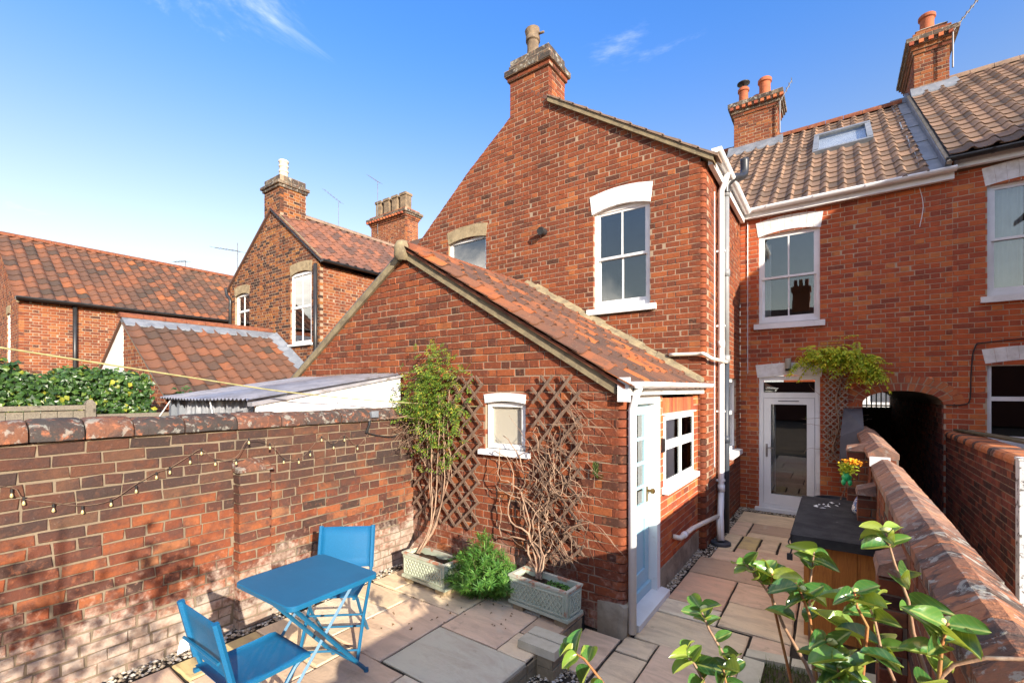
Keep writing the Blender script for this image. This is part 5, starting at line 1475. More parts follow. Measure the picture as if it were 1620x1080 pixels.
# raised planting bed edged with cream stone
bd = thing('planting_bed', 'small planting bed edged with cream stones in front of the timber store', 'planting bed', (-.2, 3.2, 0))
e = []
for i in range(3):
    a = (-.55 + i * .29, -.55 + (i + 1) * .29 - .006)
    mb = MB(); z = .06 + rng.uniform(-.003, .003); mb.hexa([(a[0], 3.80 + .06 * i, -.03), (a[1], 3.86 + .06 * i, -.03), (a[1], 3.985 + .06 * i, -.03), (a[0], 3.925 + .06 * i, -.03), (a[0] + .004, 3.804 + .06 * i, z), (a[1] - .004, 3.864 + .06 * i, z), (a[1] - .004, 3.98 + .06 * i, z), (a[0] + .004, 3.92 + .06 * i, z)])
    mb.build('edging_stone', M['cream_stone'], bd)
for i in range(6):
    y1 = 3.795 - i * .45; mb = MB(); z = .06 + rng.uniform(-.003, .003); mb.box(-.555, -.415, y1 - .444, y1, -.03, z); mb.build('edging_stone', M['cream_stone'], bd)
b = MB(); b.hexa([(-.42, .5, -.03), (.30, .5, -.03), (.30, 3.95, -.03), (-.42, 3.80, -.03), (-.42, .5, .03), (.30, .5, .03), (.30, 3.95, .03), (-.42, 3.80, .03)]); b.build('soil', M['earth'], bd)
mb = MB()
for i in range(5200):
    x, y = rng.uniform(-.42, .27), rng.uniform(1.9, 3.86)
    h = rng.uniform(.015, .05) * (1 if rng.random() < .9 else 1.8); a = rng.uniform(0, 6.28); l = rng.uniform(0, .03); w = .0035
    mb.add([(x - w * math.sin(a), y + w * math.cos(a), .028), (x + w * math.sin(a), y - w * math.cos(a), .028), (x + l * math.cos(a), y + l * math.sin(a), .03 + h)], [(0, 1, 2)])
tag(mb.build('grass', M['moss'], None), 'thin mossy grass in the planting bed', 'grass', kind='stuff')
# pebbles
mb = MB()


def pebbles(x0, x1, y0, y1, z, n, r=(.008, .02)):
    for _ in range(n):
        x, y = rng.uniform(x0, x1), rng.uniform(y0, y1); s = rng.uniform(*r); a = rng.uniform(0, 3.14); ca, sa = math.cos(a), math.sin(a)
        e1, e2, e3 = s, s * rng.uniform(.6, .95), s * rng.uniform(.4, .7); zz = z + rng.uniform(0, .012)
        v = []
        for u, w, t in ((1, 0, 0), (.4, .85, .2), (-.6, .7, 0), (-1, -.1, .1), (-.4, -.85, 0), (.6, -.75, .1), (.1, .1, 1), (-.1, 0, -1)):
            v.append((x + ca * u * e1 - sa * w * e2, y + sa * u * e1 + ca * w * e2, zz + t * e3))
        mb.add(v, [(i, (i + 1) % 6, 6) for i in range(6)] + [((i + 1) % 6, i, 7) for i in range(6)])


pebbles(GXL, -3.795, .3, LY, PZ - .01, 1100); pebbles(-1.775, -1.44, 2.0, 2.99, -.012, 1300, (.006, .013)); pebbles(-1.44, -1.365, 4.65, 6.2, -.008, 420); pebbles(-1.36, -1.255, 5.95, RY, -.008, 430); pebbles(-1.3, .3, 8.67, RY, -.008, 700)
tag(mb.build('gravel', M['pebble'], None), 'loose pebbles along the wall feet and beside the step', 'gravel', kind='stuff')
# coping stone laid on the edge of the patio
ss = thing('step_stone', 'cream stone step with a grooved top at the edge of the patio', 'step stone', (-1.72, 2.8, 0))
for i, (a, c) in enumerate(((2.79, 2.915), (2.922, 3.045))):
    mb = MB(); mb.hexa([(-1.93, a, .142), (-1.61, a, .142), (-1.61, c, .142), (-1.93, c, .142), (-1.925, a + .006, .198), (-1.615, a + .006, .198), (-1.615, c - .004, .198), (-1.925, c - .004, .198)]); mb.build('stone', M['cream_stone'], ss)
for (x0, x1, z0, z1) in ((-1.765, -1.625, -.02, .062), (-1.765, -1.635, .068, .140)):
    mb = MB(); mb.box(x0, x1, 2.80, 3.035, z0, z1); mb.build('brick', M['tan_stone'], ss)

# ================================================================ blue table and folding chairs
tb = thing('folding_table', 'blue metal folding table with a square top on crossed legs', 'table', (-2.80, 1.655, PZ), rot=R(1))
mb = MB(); hx, hy, zt, rr = .325, .31, .70, .05; pf = []
for sx, sy, a0 in ((1, 1, 0), (-1, 1, 90), (-1, -1, 180), (1, -1, 270)):
    for q in range(0, 91, 15):
        pf.append((sx * (hx - rr) + rr * math.cos(R(a0 + q)), sy * (hy - rr) + rr * math.sin(R(a0 + q))))
n = len(pf); sc = lambda k: [(x * k, y * k) for x, y in pf]
st = [(zt - .028, sc(.985)), (zt - .028, pf), (zt - .005, pf), (zt, sc(.985))]
mb.add([(x, y, z) for z, p in st for x, y in p], [tuple(range(n - 1, -1, -1)), tuple(range(3 * n, 4 * n))] + [(s * n + i, s * n + (i + 1) % n, s * n + n + (i + 1) % n, s * n + n + i) for s in range(3) for i in range(n)])
smooth_by_angle(mb.build('table_top', M['blue'], tb), 30)
for x, o in ((.20, 0), (-.17, 0)):
    for s in (1, -1):
        mb = MB(); xx = x + (.0 if s > 0 else -.024)
        mb.tube([(xx, -s * .25, zt - .03), (xx, s * .30, .012)], .0125, 4); mb.tube([(xx, s * .30, .0), (xx, s * .30, .025)], .016, 8); mb.build('leg', M['blue'], tb)
for s in (1, -1):
    for y, z in ((s * .25, .07), (s * .22, zt - .04)):
        mb = MB(); mb.tube([(.21, y, z), (-.20, y, z)], .009, 6); mb.build('crossbar', M['blue'], tb)
mb = MB(); mb.hexa([(.213, -.10, .44), (.217, -.10, .44), (.217, -.03, .36), (.213, -.03, .36), (.213, -.085, .455), (.217, -.085, .455), (.217, -.015, .375), (.213, -.015, .375)]); mb.build('catch_plate', M['steel'], tb)


def chair(label, loc, rot, paper):
    t = thing('folding_chair', label, 'chair', loc, rot=R(rot), group='blue folding chairs at the table')
    w = .205; tp, sb = (-.265, .815), (-.185, .44)
    for s in (1, -1):
        mb = MB(); y = s * w
        mb.tube([(tp[0], y, tp[1]), (sb[0], y, sb[1] + .05), (sb[0] + .02, y, sb[1] - .02), (.05, y, .24), (.245, y, .0)], .0125, 6); mb.build('front_leg', M['blue'], t)
        mb = MB(); y2 = s * (w - .028); mb.tube(loop_pts([(.20, y2, .43), (.14, y2, .405), (.02, y2, .24), (-.10, y2, .12), (-.20, y2, .0)], 3), .0115, 6); mb.build('rear_leg', M['blue'], t)
        mb = MB(); mb.box(-.215, .225, y2 - .011, y2 + .011, .425, .445); mb.build('seat_rail', M['blue'], t)
    for p in ((.205, 0, .06, w), (-.165, 0, .045, w - .028), (.05, 0, .24, w), (-.25, 0, .62, w)):
        mb = MB(); mb.tube([(p[0], -p[3], p[2]), (p[0], p[3], p[2])], .008, 6); mb.build('crossbar', M['blue'], t)
    def sheet(pts, half, name, sag):
        v = []; N = len(pts); K = 8
        for side in (0, 1):
            for i, (x, z) in enumerate(pts):
                tx, tz = pts[min(i + 1, N - 1)][0] - pts[max(i - 1, 0)][0], pts[min(i + 1, N - 1)][1] - pts[max(i - 1, 0)][1]
                L = math.hypot(tx, tz); nx, nz = -tz / L, tx / L
                for k in range(K + 1):
                    q = -1 + 2 * k / K; d = sag * (1 - q * q) * math.sin(math.pi * i / (N - 1)) ** .5
                    o = .004 * side
                    v.append((x - nx * (d + o), q * half, z - nz * (d + o)))
        f = []; B = N * (K + 1)
        for i in range(N - 1):
            for k in range(K):
                a = i * (K + 1) + k
                f.append((a, a + 1, a + K + 2, a + K + 1)); f.append((B + a + K + 1, B + a + K + 2, B + a + 1, B + a))
        for i in range(N - 1):
            for k in (0, K):
                a = i * (K + 1) + k; f.append((a, a + K + 1, B + a + K + 1, B + a))
        for i in (0, N - 1):
            for k in range(K):
                a = i * (K + 1) + k; f.append((a, a + 1, B + a + 1, B + a))
        mb = MB(); mb.add(v, f); return mb.build(name, M['blue_cloth'], t, True)
    sheet([(-.20, .452), (-.1, .45), (0, .448), (.1, .449), (.19, .453), (.225, .447)], w - .008, 'seat', .016)
    bs = sheet([(-.195, .505), (-.212, .58), (-.228, .65), (-.246, .73), (-.262, .81)], w + .006, 'backrest', .014)
    for s in (1, -1):
        mb = MB(); mb.tube([(tp[0], s * w, tp[1] + .002), (-.193, s * w, .50)], .018, 6); mb.build('back_sleeve', M['blue_cloth'], t)
    if paper:
        mb = MB(); mb.hexa([(-.235, .215, .54), (-.215, .222, .54), (-.214, .224, .60), (-.236, .217, .60), (-.275, .225, .53), (-.274, .227, .53), (-.258, .228, .60), (-.259, .226, .60)]); mb.build('paper_tag', M['tag'], t)
    return t


chair('blue folding chair nearest, with a white paper tag on its back', (-2.585, 1.205, PZ), 90, True)
chair('blue folding chair between the table and the old wall', (-3.07, 2.05, PZ), -50, False)

# ================================================================ planters, climbers and trellis on the outhouse gable


def planter(label, loc, rot, green):
    t = thing('planter', label, 'planter', loc, rot=R(rot), group='sage green trough planters')
    L, D, z0, z1, tk = .60, .225, .055, .30, .022
    mb = MB(); x, y = L / 2, D / 2
    o = [(-x, -y), (x, -y), (x, y), (-x, y)]; ii = [(-x + tk, -y + tk), (x - tk, -y + tk), (x - tk, y - tk), (-x + tk, y - tk)]
    mb.add([(a, b_, z0) for a, b_ in [(p * .97, q * .97) for p, q in o]] + [(a, b_, z1 - .02) for a, b_ in o] + [(a, b_, z1 - .02) for a, b_ in ii] + [(a, b_, z1 - .09) for a, b_ in ii],
           [(3, 2, 1, 0)] + [(i, (i + 1) % 4, 4 + (i + 1) % 4, 4 + i) for i in range(4)] + [(8 + (i + 1) % 4, 8 + i, 12 + i, 12 + (i + 1) % 4) for i in range(4)])
    mb.build('trough', M['sage'], t)
    mb = MB(); r = .008
    mb.box(-x - r, x + r, -y - r, -y + tk, z1 - .02, z1); mb.box(-x - r, x + r, y - tk, y + r, z1 - .02, z1); mb.box(-x - r, -x + tk, -y + tk, y - tk, z1 - .02, z1); mb.box(x - tk, x + r, -y + tk, y - tk, z1 - .02, z1)
    mb.build('rim', M['sage_rim'], t)
    mb = MB(); mb.box(-x - r, x + r, -y - r, y + r, z0 - .004, z0 + .022); mb.build('base_moulding', M['sage'], t)
    for (ax, ln, pz) in (('f', L, -y), ('r', D, x), ('l', D, -x)):
        mb = MB(); h = ln / 2 - .035; a0, a1 = z0 + .045, z1 - .045
        def strip(u0, w0, u1, w1, wd, dp):
            d = Vector((u1 - u0, w1 - w0)); L_ = d.length; d /= L_; s = Vector((-d.y, d.x)) * wd / 2
            q = [(u0 + s.x, w0 + s.y), (u0 - s.x, w0 - s.y), (u1 - s.x, w1 - s.y), (u1 + s.x, w1 + s.y)]
            def P(u, w, k):
                sgn = .985 + (w - z0) / (z1 - z0) * .012
                return (u, pz * sgn - dp * k, w) if ax == 'f' else (pz * sgn + (dp * k if ax == 'r' else -dp * k), u, w)
            mb.add([P(u, w, 0) for u, w in q] + [P(u, w, 1) for u, w in q], [(0, 1, 2, 3), (7, 6, 5, 4), (0, 4, 5, 1), (1, 5, 6, 2), (2, 6, 7, 3), (3, 7, 4, 0)])
        for q in ((-h, a0, h, a0), (-h, a1, h, a1), (-h, a0, -h, a1), (h, a0, h, a1)):
            strip(*q, .012, .012)
        H = a1 - a0; st = .043 * 1.0; c = -h - H
        while c < h + H:
            for sg in (1, -1):
                pts = [(c, a0), (c + H * .72, a1)] if sg > 0 else [(c + H * .72, a0), (c, a1)]
                (u0, w0), (u1, w1) = pts
                def cl(u, w, U, V):
                    if u < -h: k = (-h - u) / (U - u); return (-h, w + (V - w) * k)
                    if u > h: k = (h - u) / (U - u); return (h, w + (V - w) * k)
                    return (u, w)
                if max(u0, u1) <= -h + .004 or min(u0, u1) >= h - .004:
                    continue
                p0, p1 = cl(u0, w0, u1, w1), cl(u1, w1, u0, w0)
                if (Vector(p0) - Vector(p1)).length > .012:
                    strip(*p0, *p1, .0085, .009 if sg > 0 else .0075)
            c += st
        mb.build('lattice_panel', M['sage'], t)
    mb = MB(); N = 14; v = []
    for i in range(N + 1):
        for k in range(6):
            v.append((-x + tk + (L - 2 * tk) * i / N, -y + tk + (D - 2 * tk) * k / 5, z1 - .055 + rng.uniform(-.012, .012)))
    mb.add(v, [(i * 6 + k, i * 6 + 6 + k, i * 6 + 7 + k, i * 6 + k + 1) for i in range(N) for k in range(5)]); mb.build('soil', M['soil'], t)
    for sx in (-1, 1):
        mb = MB(); mb.box(sx * .22 - .055, sx * .22 + .055, -.10, .10, 0, z0); mb.build('foot', M['tan_stone'], t)
    if green:
        mb = MB()
        for i in range(420):
            p = Vector((rng.uniform(.0, x - tk - .02), rng.uniform(-y + tk + .01, y - tk - .01), z1 - .05)); a = rng.uniform(0, 6.28)
            mb.leaf(p, Vector((math.cos(a), math.sin(a), rng.uniform(.2, 1.2))).normalized(), Vector((0, 0, 1)), rng.uniform(.015, .03), .012)
        mb.build('seedlings', M['rosemary'], t, kind='stuff')
    return t


planter('sage green lattice trough in the wall corner, leafy climber above', (-3.24, 3.20, PZ), -3, False)
planter('sage green lattice trough nearest the door, bare twisted stems above', (-2.035, 3.36, PZ), -4, True)


def trellis(label, f, u0, u1, z0, z1, n, cell=.18, slope=1.15, lean=0.0, w=.020, mat='trellis'):
    t = thing('trellis', label, 'trellis', f.p((u0 + u1) / 2, n, z0))
    W_, Hh = u1 - u0, z1 - z0
    for sg in (1, -1):
        c = -Hh / slope
        while c < W_ + Hh / slope:
            a, b_ = (c, 0.0), (c + Hh / slope, Hh)
            if sg < 0:
                a, b_ = (c + Hh / slope, 0.0), (c, Hh)
            pl = []
            for (p, q) in ((a, b_),):
                t0, t1 = 0.0, 1.0; dx = q[0] - p[0]
                lo, hi = (0 - p[0]) / dx, (W_ - p[0]) / dx
                if lo > hi:
                    lo, hi = hi, lo
                t0, t1 = max(0, lo - .02), min(1, hi + .02)
                if t1 - t0 > .03:
                    pl = [(p[0] + dx * t0, p[1] + Hh * t0), (p[0] + dx * t1, p[1] + Hh * t1)]
            if pl:
                (x0, y0), (x1, y1) = pl; d = Vector((x1 - x0, y1 - y0)).normalized(); s = Vector((-d.y, d.x)) * w / 2; j = lambda: rng.uniform(-.008, .008)
                x0 += j(); x1 += j(); nn = n + (.010 if sg > 0 else 0)
                q = [(x0 + s.x, y0 + s.y), (x1 + s.x, y1 + s.y), (x1 - s.x, y1 - s.y), (x0 - s.x, y0 - s.y)]
                mb = MB(); L = lambda u, z: (u0 + u + lean * z, z0 + z)
                mb.add([f.p(*[(L(u, z))[0]], nn + .011, L(u, z)[1]) for u, z in q] + [f.p(L(u, z)[0], nn, L(u, z)[1]) for u, z in q], [(3, 2, 1, 0), (4, 5, 6, 7), (0, 1, 5, 4), (1, 2, 6, 5), (2, 3, 7, 6), (3, 0, 4, 7)])
                mb.build('slat', M[mat], t)
            c += cell
    return t


trellis('brown diamond trellis carrying the leafy climber, left of the small window', fl_, -3.88, -2.99, .62, 2.20, .03, .20, 1.0, .04, .024)
trellis('brown diamond trellis tangled with bare stems, right of the small window', fl_, -2.25, -1.80, .48, 2.19, .03, .20, 1.12, -.02, .024)
trellis('narrow grey diamond trellis beside the glazed back door', fr, -.12, .15, .90, 2.35, .03, .095, 1.05, 0, .015, 'trellis_pale')


def wander_stem(p, d, n, step, curl, r0, r1, mb, pull=None, planeY=None, grow=.25):
    pts = [Vector(p)]; d = Vector(d).normalized()
    for i in range(n):
        d = (d + Vector((rng.uniform(-curl, curl), rng.uniform(-curl, curl) * .5, rng.uniform(-curl, curl))) + (pull * grow if pull is not None else Vector())).normalized()
        q = pts[-1] + d * step
        if planeY is not None:
            q.y += (planeY - q.y) * .35 + rng.uniform(-.008, .008)
        pts.append(q)
    mb.tube(pts, [r0 + (r1 - r0) * i / n for i in range(n + 1)], 5)
    return pts


# right climber: bare, tangled
v2 = thing('climber', 'bare tangled climber on the right trellis, hardly a leaf left', 'climber', (-2.10, 3.38, .43))
for i in range(8):
    mb = MB(); x = -2.12 + rng.uniform(-.05, .05)
    wander_stem((x, 3.39, .40), (rng.uniform(-.5, .3), .25, 1), rng.randrange(12, 19), .085, .75, rng.uniform(.008, .013), .004, mb, Vector((rng.uniform(-.12, .12), 0, .8)), 3.54)
    mb.build('stem', M['vine'], v2, True)
for i in range(84):
    mb = MB(); z = min(2.1, max(.6, rng.gauss(1.12, .32))); x = -2.07 + rng.gauss(0, .115)
    a = rng.uniform(0, 6.28); cu = rng.choice((.3, .9))
    wander_stem((x, 3.54 + rng.uniform(-.06, .02), z), (math.cos(a), 0, math.sin(a)), rng.randrange(6, 16), .05, cu, rng.uniform(.0025, .005), .0014, mb, Vector((.0, 0, rng.uniform(-.3, .3))), 3.53)
    mb.build('twig', M['vine'] if i % 2 else M['vine_dark'], v2, True)
mb = MB()
for i in range(55):      # a hanging dry tuft and thin tendrils towards the corner
    p = Vector((-1.66 + rng.uniform(-.02, .02), 3.58, 1.40 + rng.uniform(-.05, .06)))
    mb.leaf(p, Vector((rng.uniform(-.3, .3), rng.uniform(-.2, .1), -1)).normalized(), Vector((0, -1, 0)), .05, .014)
mb.build('leaf_tuft', M['moss'], v2)
mb = MB()
for i in range(22):
    wander_stem((-1.95 + rng.uniform(-.1, .2), 3.58, 1.75 + rng.uniform(-.35, .4)), (1, 0, rng.uniform(-1.2, .3)), 9, .045, .3, .0022, .001, mb, None, 3.575)
mb.build('tendrils', M['vine'], v2)
# left climber: leafy top
v1 = thing('climber', 'leafy climber with yellow-green crown on the left trellis', 'climber', (-3.42, 3.22, .43))
for i in range(6):
    mb = MB(); wander_stem((-3.46 + rng.uniform(-.03, .03), 3.22, .40), (rng.uniform(-.02, .12), .2, 1), rng.randrange(15, 21), .085, .16, .0095, .004, mb, Vector((rng.uniform(-.16, .12), .05, 1)), 3.50 - .012 * i); mb.build('stem', M['vine'], v1, True)
for i in range(24):
    mb = MB(); wander_stem((-3.45 + rng.uniform(-.25, .25), 3.5, rng.uniform(1.0, 1.75)), (rng.uniform(-1, 1), 0, .6), 9, .06, .5, .005, .002, mb, None, 3.52); mb.build('twig', M['vine'] if i % 2 else M['vine_dark'], v1, True)
for i in range(60):
    mb = MB(); p = Vector((-3.78 + rng.uniform(-.16, .22), 3.46 + rng.uniform(-.12, .04), 1.63 + rng.uniform(-.12, .16)))
    wander_stem(p, (rng.uniform(-1, .5), rng.uniform(-.6, .3), rng.uniform(-.9, .5)), 7, .045, .55, .003, .0012, mb); mb.build('twig', M['vine_dark'] if i % 3 else M['vine'], v1, True)
mb = MB(); cl = [(-3.50, 2.24, .15, .16, 95), (-3.44, 2.36, .08, .10, 30), (-3.22, 2.24, .11, .10, 34), (-3.52, 2.02, .17, .13, 85), (-3.40, 1.86, .22, .09, 60), (-3.74, 1.88, .17, .11, 90), (-3.86, 1.84, .10, .10, 45), (-3.60, 1.70, .17, .08, 42), (-3.28, 1.74, .12, .10, 34), (-3.20, 1.54, .07, .12, 22), (-3.52, 1.52, .06, .14, 18), (-3.66, 1.40, .06, .07, 12), (-3.28, 1.28, .04, .07, 10), (-3.68, 2.12, .13, .08, 34)]
for cx, cz_, sx, sz, n in cl:
    for i in range(n):      # short sprays of paired leaflets
        p = Vector((cx + rng.gauss(0, sx * .9), min(3.58, 3.47 + rng.gauss(0, .07)), cz_ + rng.gauss(0, sz * .8)))
        d = Vector((rng.uniform(-1, 1), rng.uniform(-1, .2), rng.uniform(-.8, .7))).normalized(); sd = d.cross(Vector((rng.uniform(-.3, .3), -.5, 1))).normalized(); nn = sd.cross(d)
        L = rng.uniform(.05, .10)
        for k in range(4):
            q = p + d * (L * k / 3)
            for s_ in (1, -1):
                mb.leaf(q, (sd * s_ + d * .5).normalized(), nn, rng.uniform(.026, .042), rng.uniform(.013, .02))
mb.build('foliage', M['climber'], v1)

# narrow-leaved shrub between the planters
sh = thing('shrub', 'bushy bright green narrow-leaved shrub between the two planters', 'shrub', (-2.70, 3.34, PZ))
mb = MB(); sm = MB()
heads = []
for i in range(150):
    a = rng.uniform(0, 6.28); r = rng.random() ** .5; hz = .26 + .20 * (1 - r * r) + rng.uniform(-.05, .05)
    x, y = -2.70 + .42 * r * math.cos(a), 3.31 + .27 * r * math.sin(a)
    if x > -2.75: hz += .12 * (1 - r)
    else: hz -= .01
    y = min(y, 3.55); base = Vector((-2.70 + (x + 2.70) * .3, 3.36 + (y - 3.36) * .3, PZ)); tip = Vector((x, y, PZ + hz * (1.0 - .35 * r)))
    mid = base.lerp(tip, .55) + Vector((0, 0, .06 * (1 - r)))
    pts = loop_pts([base, mid, tip], 5); sm.tube(pts, [.004 - .003 * k / (len(pts) - 1) for k in range(len(pts))], 4)
    for k, p in enumerate(pts[2:]):
        t = (pts[min(k + 3, len(pts) - 1)] - pts[k + 1]).normalized()
        for q in range(8):
            aa = rng.uniform(0, 6.28); s1 = t.cross(Vector((.3, .2, 1))).normalized(); s2 = t.cross(s1)
            d = (t * rng.uniform(.5, 1.0) + (s1 * math.cos(aa) + s2 * math.sin(aa)) * .9).normalized()
            mb.leaf(p + t * rng.uniform(-.02, .02), d, (t - d * .2).normalized(), rng.uniform(.05, .09), rng.uniform(.006, .0095), .1)
mb.build('foliage', M['rosemary'], sh); sm.build('stem', M['vine_dark'], sh)

# ================================================================ timber store, ornaments, pot
bx = thing('timber_store', 'orange stained timber garden store with a dark felt lid by the right wall', 'garden store', (.02, 5.1, 0))
for i, (a, c) in enumerate(((-.205, -.165), (-.162, -.012), (-.008, .146), (.150, .283))):
    mb = MB(); o_ = .012 if i == 0 else rng.uniform(-.001, .001); mb.box(a, c, 4.45 - o_, 4.475, .05, .83 - (.0 if i else .0)); mb.build('plank', M['timber_box'], bx)
for i in range(9):
    y = 4.48 + i * .155; mb = MB(); mb.box(-.205, -.185, y, y + .150, .05, .83); mb.build('plank', M['timber_box'], bx)
mb = MB(); mb.box(-.18, .283, 4.48, 5.88, .04, .80); mb.build('carcass', M['timber_box'], bx)
mb = MB(); mb.hexa([(-.285, 4.385, .835), (.286, 4.385, .835), (.286, 5.93, .865), (-.285, 5.93, .865), (-.285, 4.385, .872), (.286, 4.385, .872), (.286, 5.93, .902), (-.285, 5.93, .902)]); lid = mb.build('lid', M['felt'], bx)
mb = MB(); mb.box(-.292, .287, 4.375, 4.386, .80, .874); mb.box(-.296, -.286, 4.375, 5.93, .815, .875); mb.build('felt_edge', M['felt'], lid)
mb = MB(); mb.tube(loop_pts([(-.29, 4.40, .85), (-.31, 4.395, .80), (-.285, 4.39, .76), (-.30, 4.39, .70)], 4), .006, 5); mb.box(-.32, -.28, 4.375, 4.40, .66, .71); mb.build('hasp', M['black'], bx)
mb = MB()
for i in range(16):
    x, y = rng.choice(((-.17, 5.55), (-.07, 5.62), (.03, 5.66), (-.1, 5.5))); x += rng.uniform(-.06, .06); y += rng.uniform(-.08, .08); z = .872 + (y - 4.385) / 1.545 * .03
    a = rng.uniform(0, 3); l = rng.uniform(.01, .035); w = rng.uniform(.004, .01)
    mb.add([(x - l * math.cos(a), y - l * math.sin(a), z), (x + w, y - w, z), (x + l * math.cos(a), y + l * math.sin(a), z), (x - w, y + w, z), (x, y, z + .009)], [(0, 1, 4), (1, 2, 4), (2, 3, 4), (3, 0, 4)])
tag(mb.build('shell_debris', M['white_brick'], None), 'pale shell chips scattered on the felt lid of the store', 'debris', kind='stuff')
mb = MB(); mb.lathe((.195, 5.42, .893), [(.0, 0), (.055, .0), (.062, .03), (.055, .075), (.042, .11), (.028, .145), (.012, .165), (0, .168)], 14)
m, nt, bb = newmat('blue_white_glaze'); P = pos(nt); setp(nt, bb, color=mixc(nt, mrange(nt, noise(nt, P, 30, 4, .6, 1.5), .47, .53), (.06, .10, .24), (.62, .60, .56)), rough=.25)
o = mb.build('ornament', m, None, True); tag(o, 'small blue and white glazed ornament on the store lid', 'ornament')
# plastic flower ornament hung on the pier, with an orange bloom
fo2 = thing('flower_ornament', 'green figure ornament with orange flowers hung beside the brick pier', 'ornament', (.10, 5.62, 1.2))
mb = MB(); mb.lathe((.10, 5.60, 1.15), [(0, 0), (.035, .01), (.045, .05), (.03, .09), (0, .10)], 10); mb.lathe((.075, 5.575, 1.13), [(0, -.02), (.018, 0), (.02, .03), (0, .05)], 8); mb.lathe((.125, 5.575, 1.13), [(0, -.02), (.018, 0), (.02, .03), (0, .05)], 8); mb.build('figure', M['green_toy'], fo2, True)
mb = MB()
for i in range(160):
    p = Vector((.10 + rng.gauss(0, .03), 5.60 + rng.gauss(0, .03), 1.27 + rng.gauss(0, .03))); d = Vector((rng.uniform(-1, 1), rng.uniform(-1, 1), rng.uniform(-.3, 1))).normalized(); mb.leaf(p, d, Vector((0, -.5, 1)).normalized(), .05, .022)
mb.build('foliage', M['wisteria'], fo2)
mb = MB()
for i in range(90):
    p = Vector((.15 + rng.gauss(0, .035), 5.58 + rng.gauss(0, .03), 1.345 + rng.gauss(0, .014))); d = Vector((rng.uniform(-1, 1), rng.uniform(-1, 1), rng.uniform(-.1, .8))).normalized(); mb.leaf(p, d, Vector((0, -.3, 1)).normalized(), .032, .022)
mb.build('flower', M['flower'], fo2)
tp_ = thing('plant_pot', 'wide dark glazed pot by the back door holding the wisteria stem', 'pot', (.0, 8.35, 0))
mb = MB(); mb.lathe((.0, 8.35, 0), [(.15, 0), (.20, .2), (.25, .38), (.265, .40), (.265, .43), (.24, .43), (.23, .38), (0, .38)], 20); smooth_by_angle(mb.build('pot', M['navy_pipe'], tp_))
mb = MB(); mb.lathe((.0, 8.35, .385), [(.235, 0), (.1, .012), (0, .016)], 14); mb.build('soil', M['soil'], tp_)
mb = MB(); sp = MB()
pebbles_dummy = None
ws = thing('wisteria', 'yellow-green wisteria spilling over the back door trellis', 'wisteria', (.05, 8.45, .4))
mb = MB(); mb.tube(loop_pts([(.07, 8.42, .40), (.15, 8.6, .62), (.16, 8.78, .85), (-.02, 8.83, 1.1), (.06, 8.85, 1.5), (.02, 8.84, 1.9), (.08, 8.82, 2.25), (-.05, 8.80, 2.5)], 5), [.011] * 36, 6); mb.build('stem', M['vine'], ws, True)
for i in range(16):
    mb = MB(); wander_stem((.03, 8.84, rng.uniform(1.0, 2.2)), (rng.uniform(-1, 1), 0, .7), 10, .05, .5, .004, .0015, mb, None, 8.84); mb.build('twig', M['vine'], ws, True)
mb = MB(); rk = MB()
for i in range(190):
    t = rng.random(); cx = -.42 + .95 * t; arch_z = 2.52 + .22 * math.sin(math.pi * min(1, t * .95 + .02)) - .30 * max(0, t - .5)
    p = Vector((cx + rng.gauss(0, .05), 8.84 - abs(rng.gauss(0, .10)), arch_z + rng.gauss(0, .07) - (.06 if t > .3 else 0)))
    d = Vector((rng.uniform(-.7, .9), rng.uniform(-1, -.1), rng.uniform(-.7, .35))).normalized(); L = rng.uniform(.14, .24)
    pts = [p + d * (L * k / 6) + Vector((0, 0, -.10 * L / .2 * (k / 6) ** 2)) for k in range(7)]; rk.tube(pts, .0016, 3, False)
    side = d.cross(Vector((0, 0, 1))).normalized()
    for k in range(1, 7):
        for s in (1, -1):
            dd = (side * s + d * .45 + Vector((0, 0, -.45))).normalized(); mb.leaf(pts[k], dd, Vector((0, -.3, 1)).normalized(), rng.uniform(.06, .085), rng.uniform(.024, .034))
    mb.leaf(pts[6], (d + Vector((0, 0, -.6))).normalized(), Vector((0, -.3, 1)).normalized(), .06, .022)
for i in range(3):
    p = Vector((-.22 + i * .09, 8.86, 2.6)); pts = [p + Vector((.02 * k, -.01 * k, .05 * k)) for k in range(5 + i)]; rk.tube(pts, .002, 3)
    for q in pts[2:]:
        for s in (1, -1): mb.leaf(q, Vector((s, -.3, .2)).normalized(), Vector((0, -.5, 1)).normalized(), .05, .02)
mb.build('foliage', M['wisteria'], ws); rk.build('leaf_stalks', M['climber'], ws)
wl_ = thing('wall_lamp', 'cylindrical stone-grey wall lamp on the lintel over the back door', 'lamp', (-.63, RY - .06, 2.40))
mb = MB(); mb.lathe((-.63, RY - .075, 2.38), [(.0, .0), (.042, .0), (.042, .04)], 14); mb.build('diffuser', M['black'], wl_, True)
mb = MB(); mb.lathe((-.63, RY - .075, 2.42), [(.042, 0), (.044, .0), (.044, .165), (.04, .17), (0, .17)], 14); mb.box(-.66, -.60, RY - .04, RY - .006, 2.42, 2.52); smooth_by_angle(mb.build('body', M['lamp_body'], wl_))

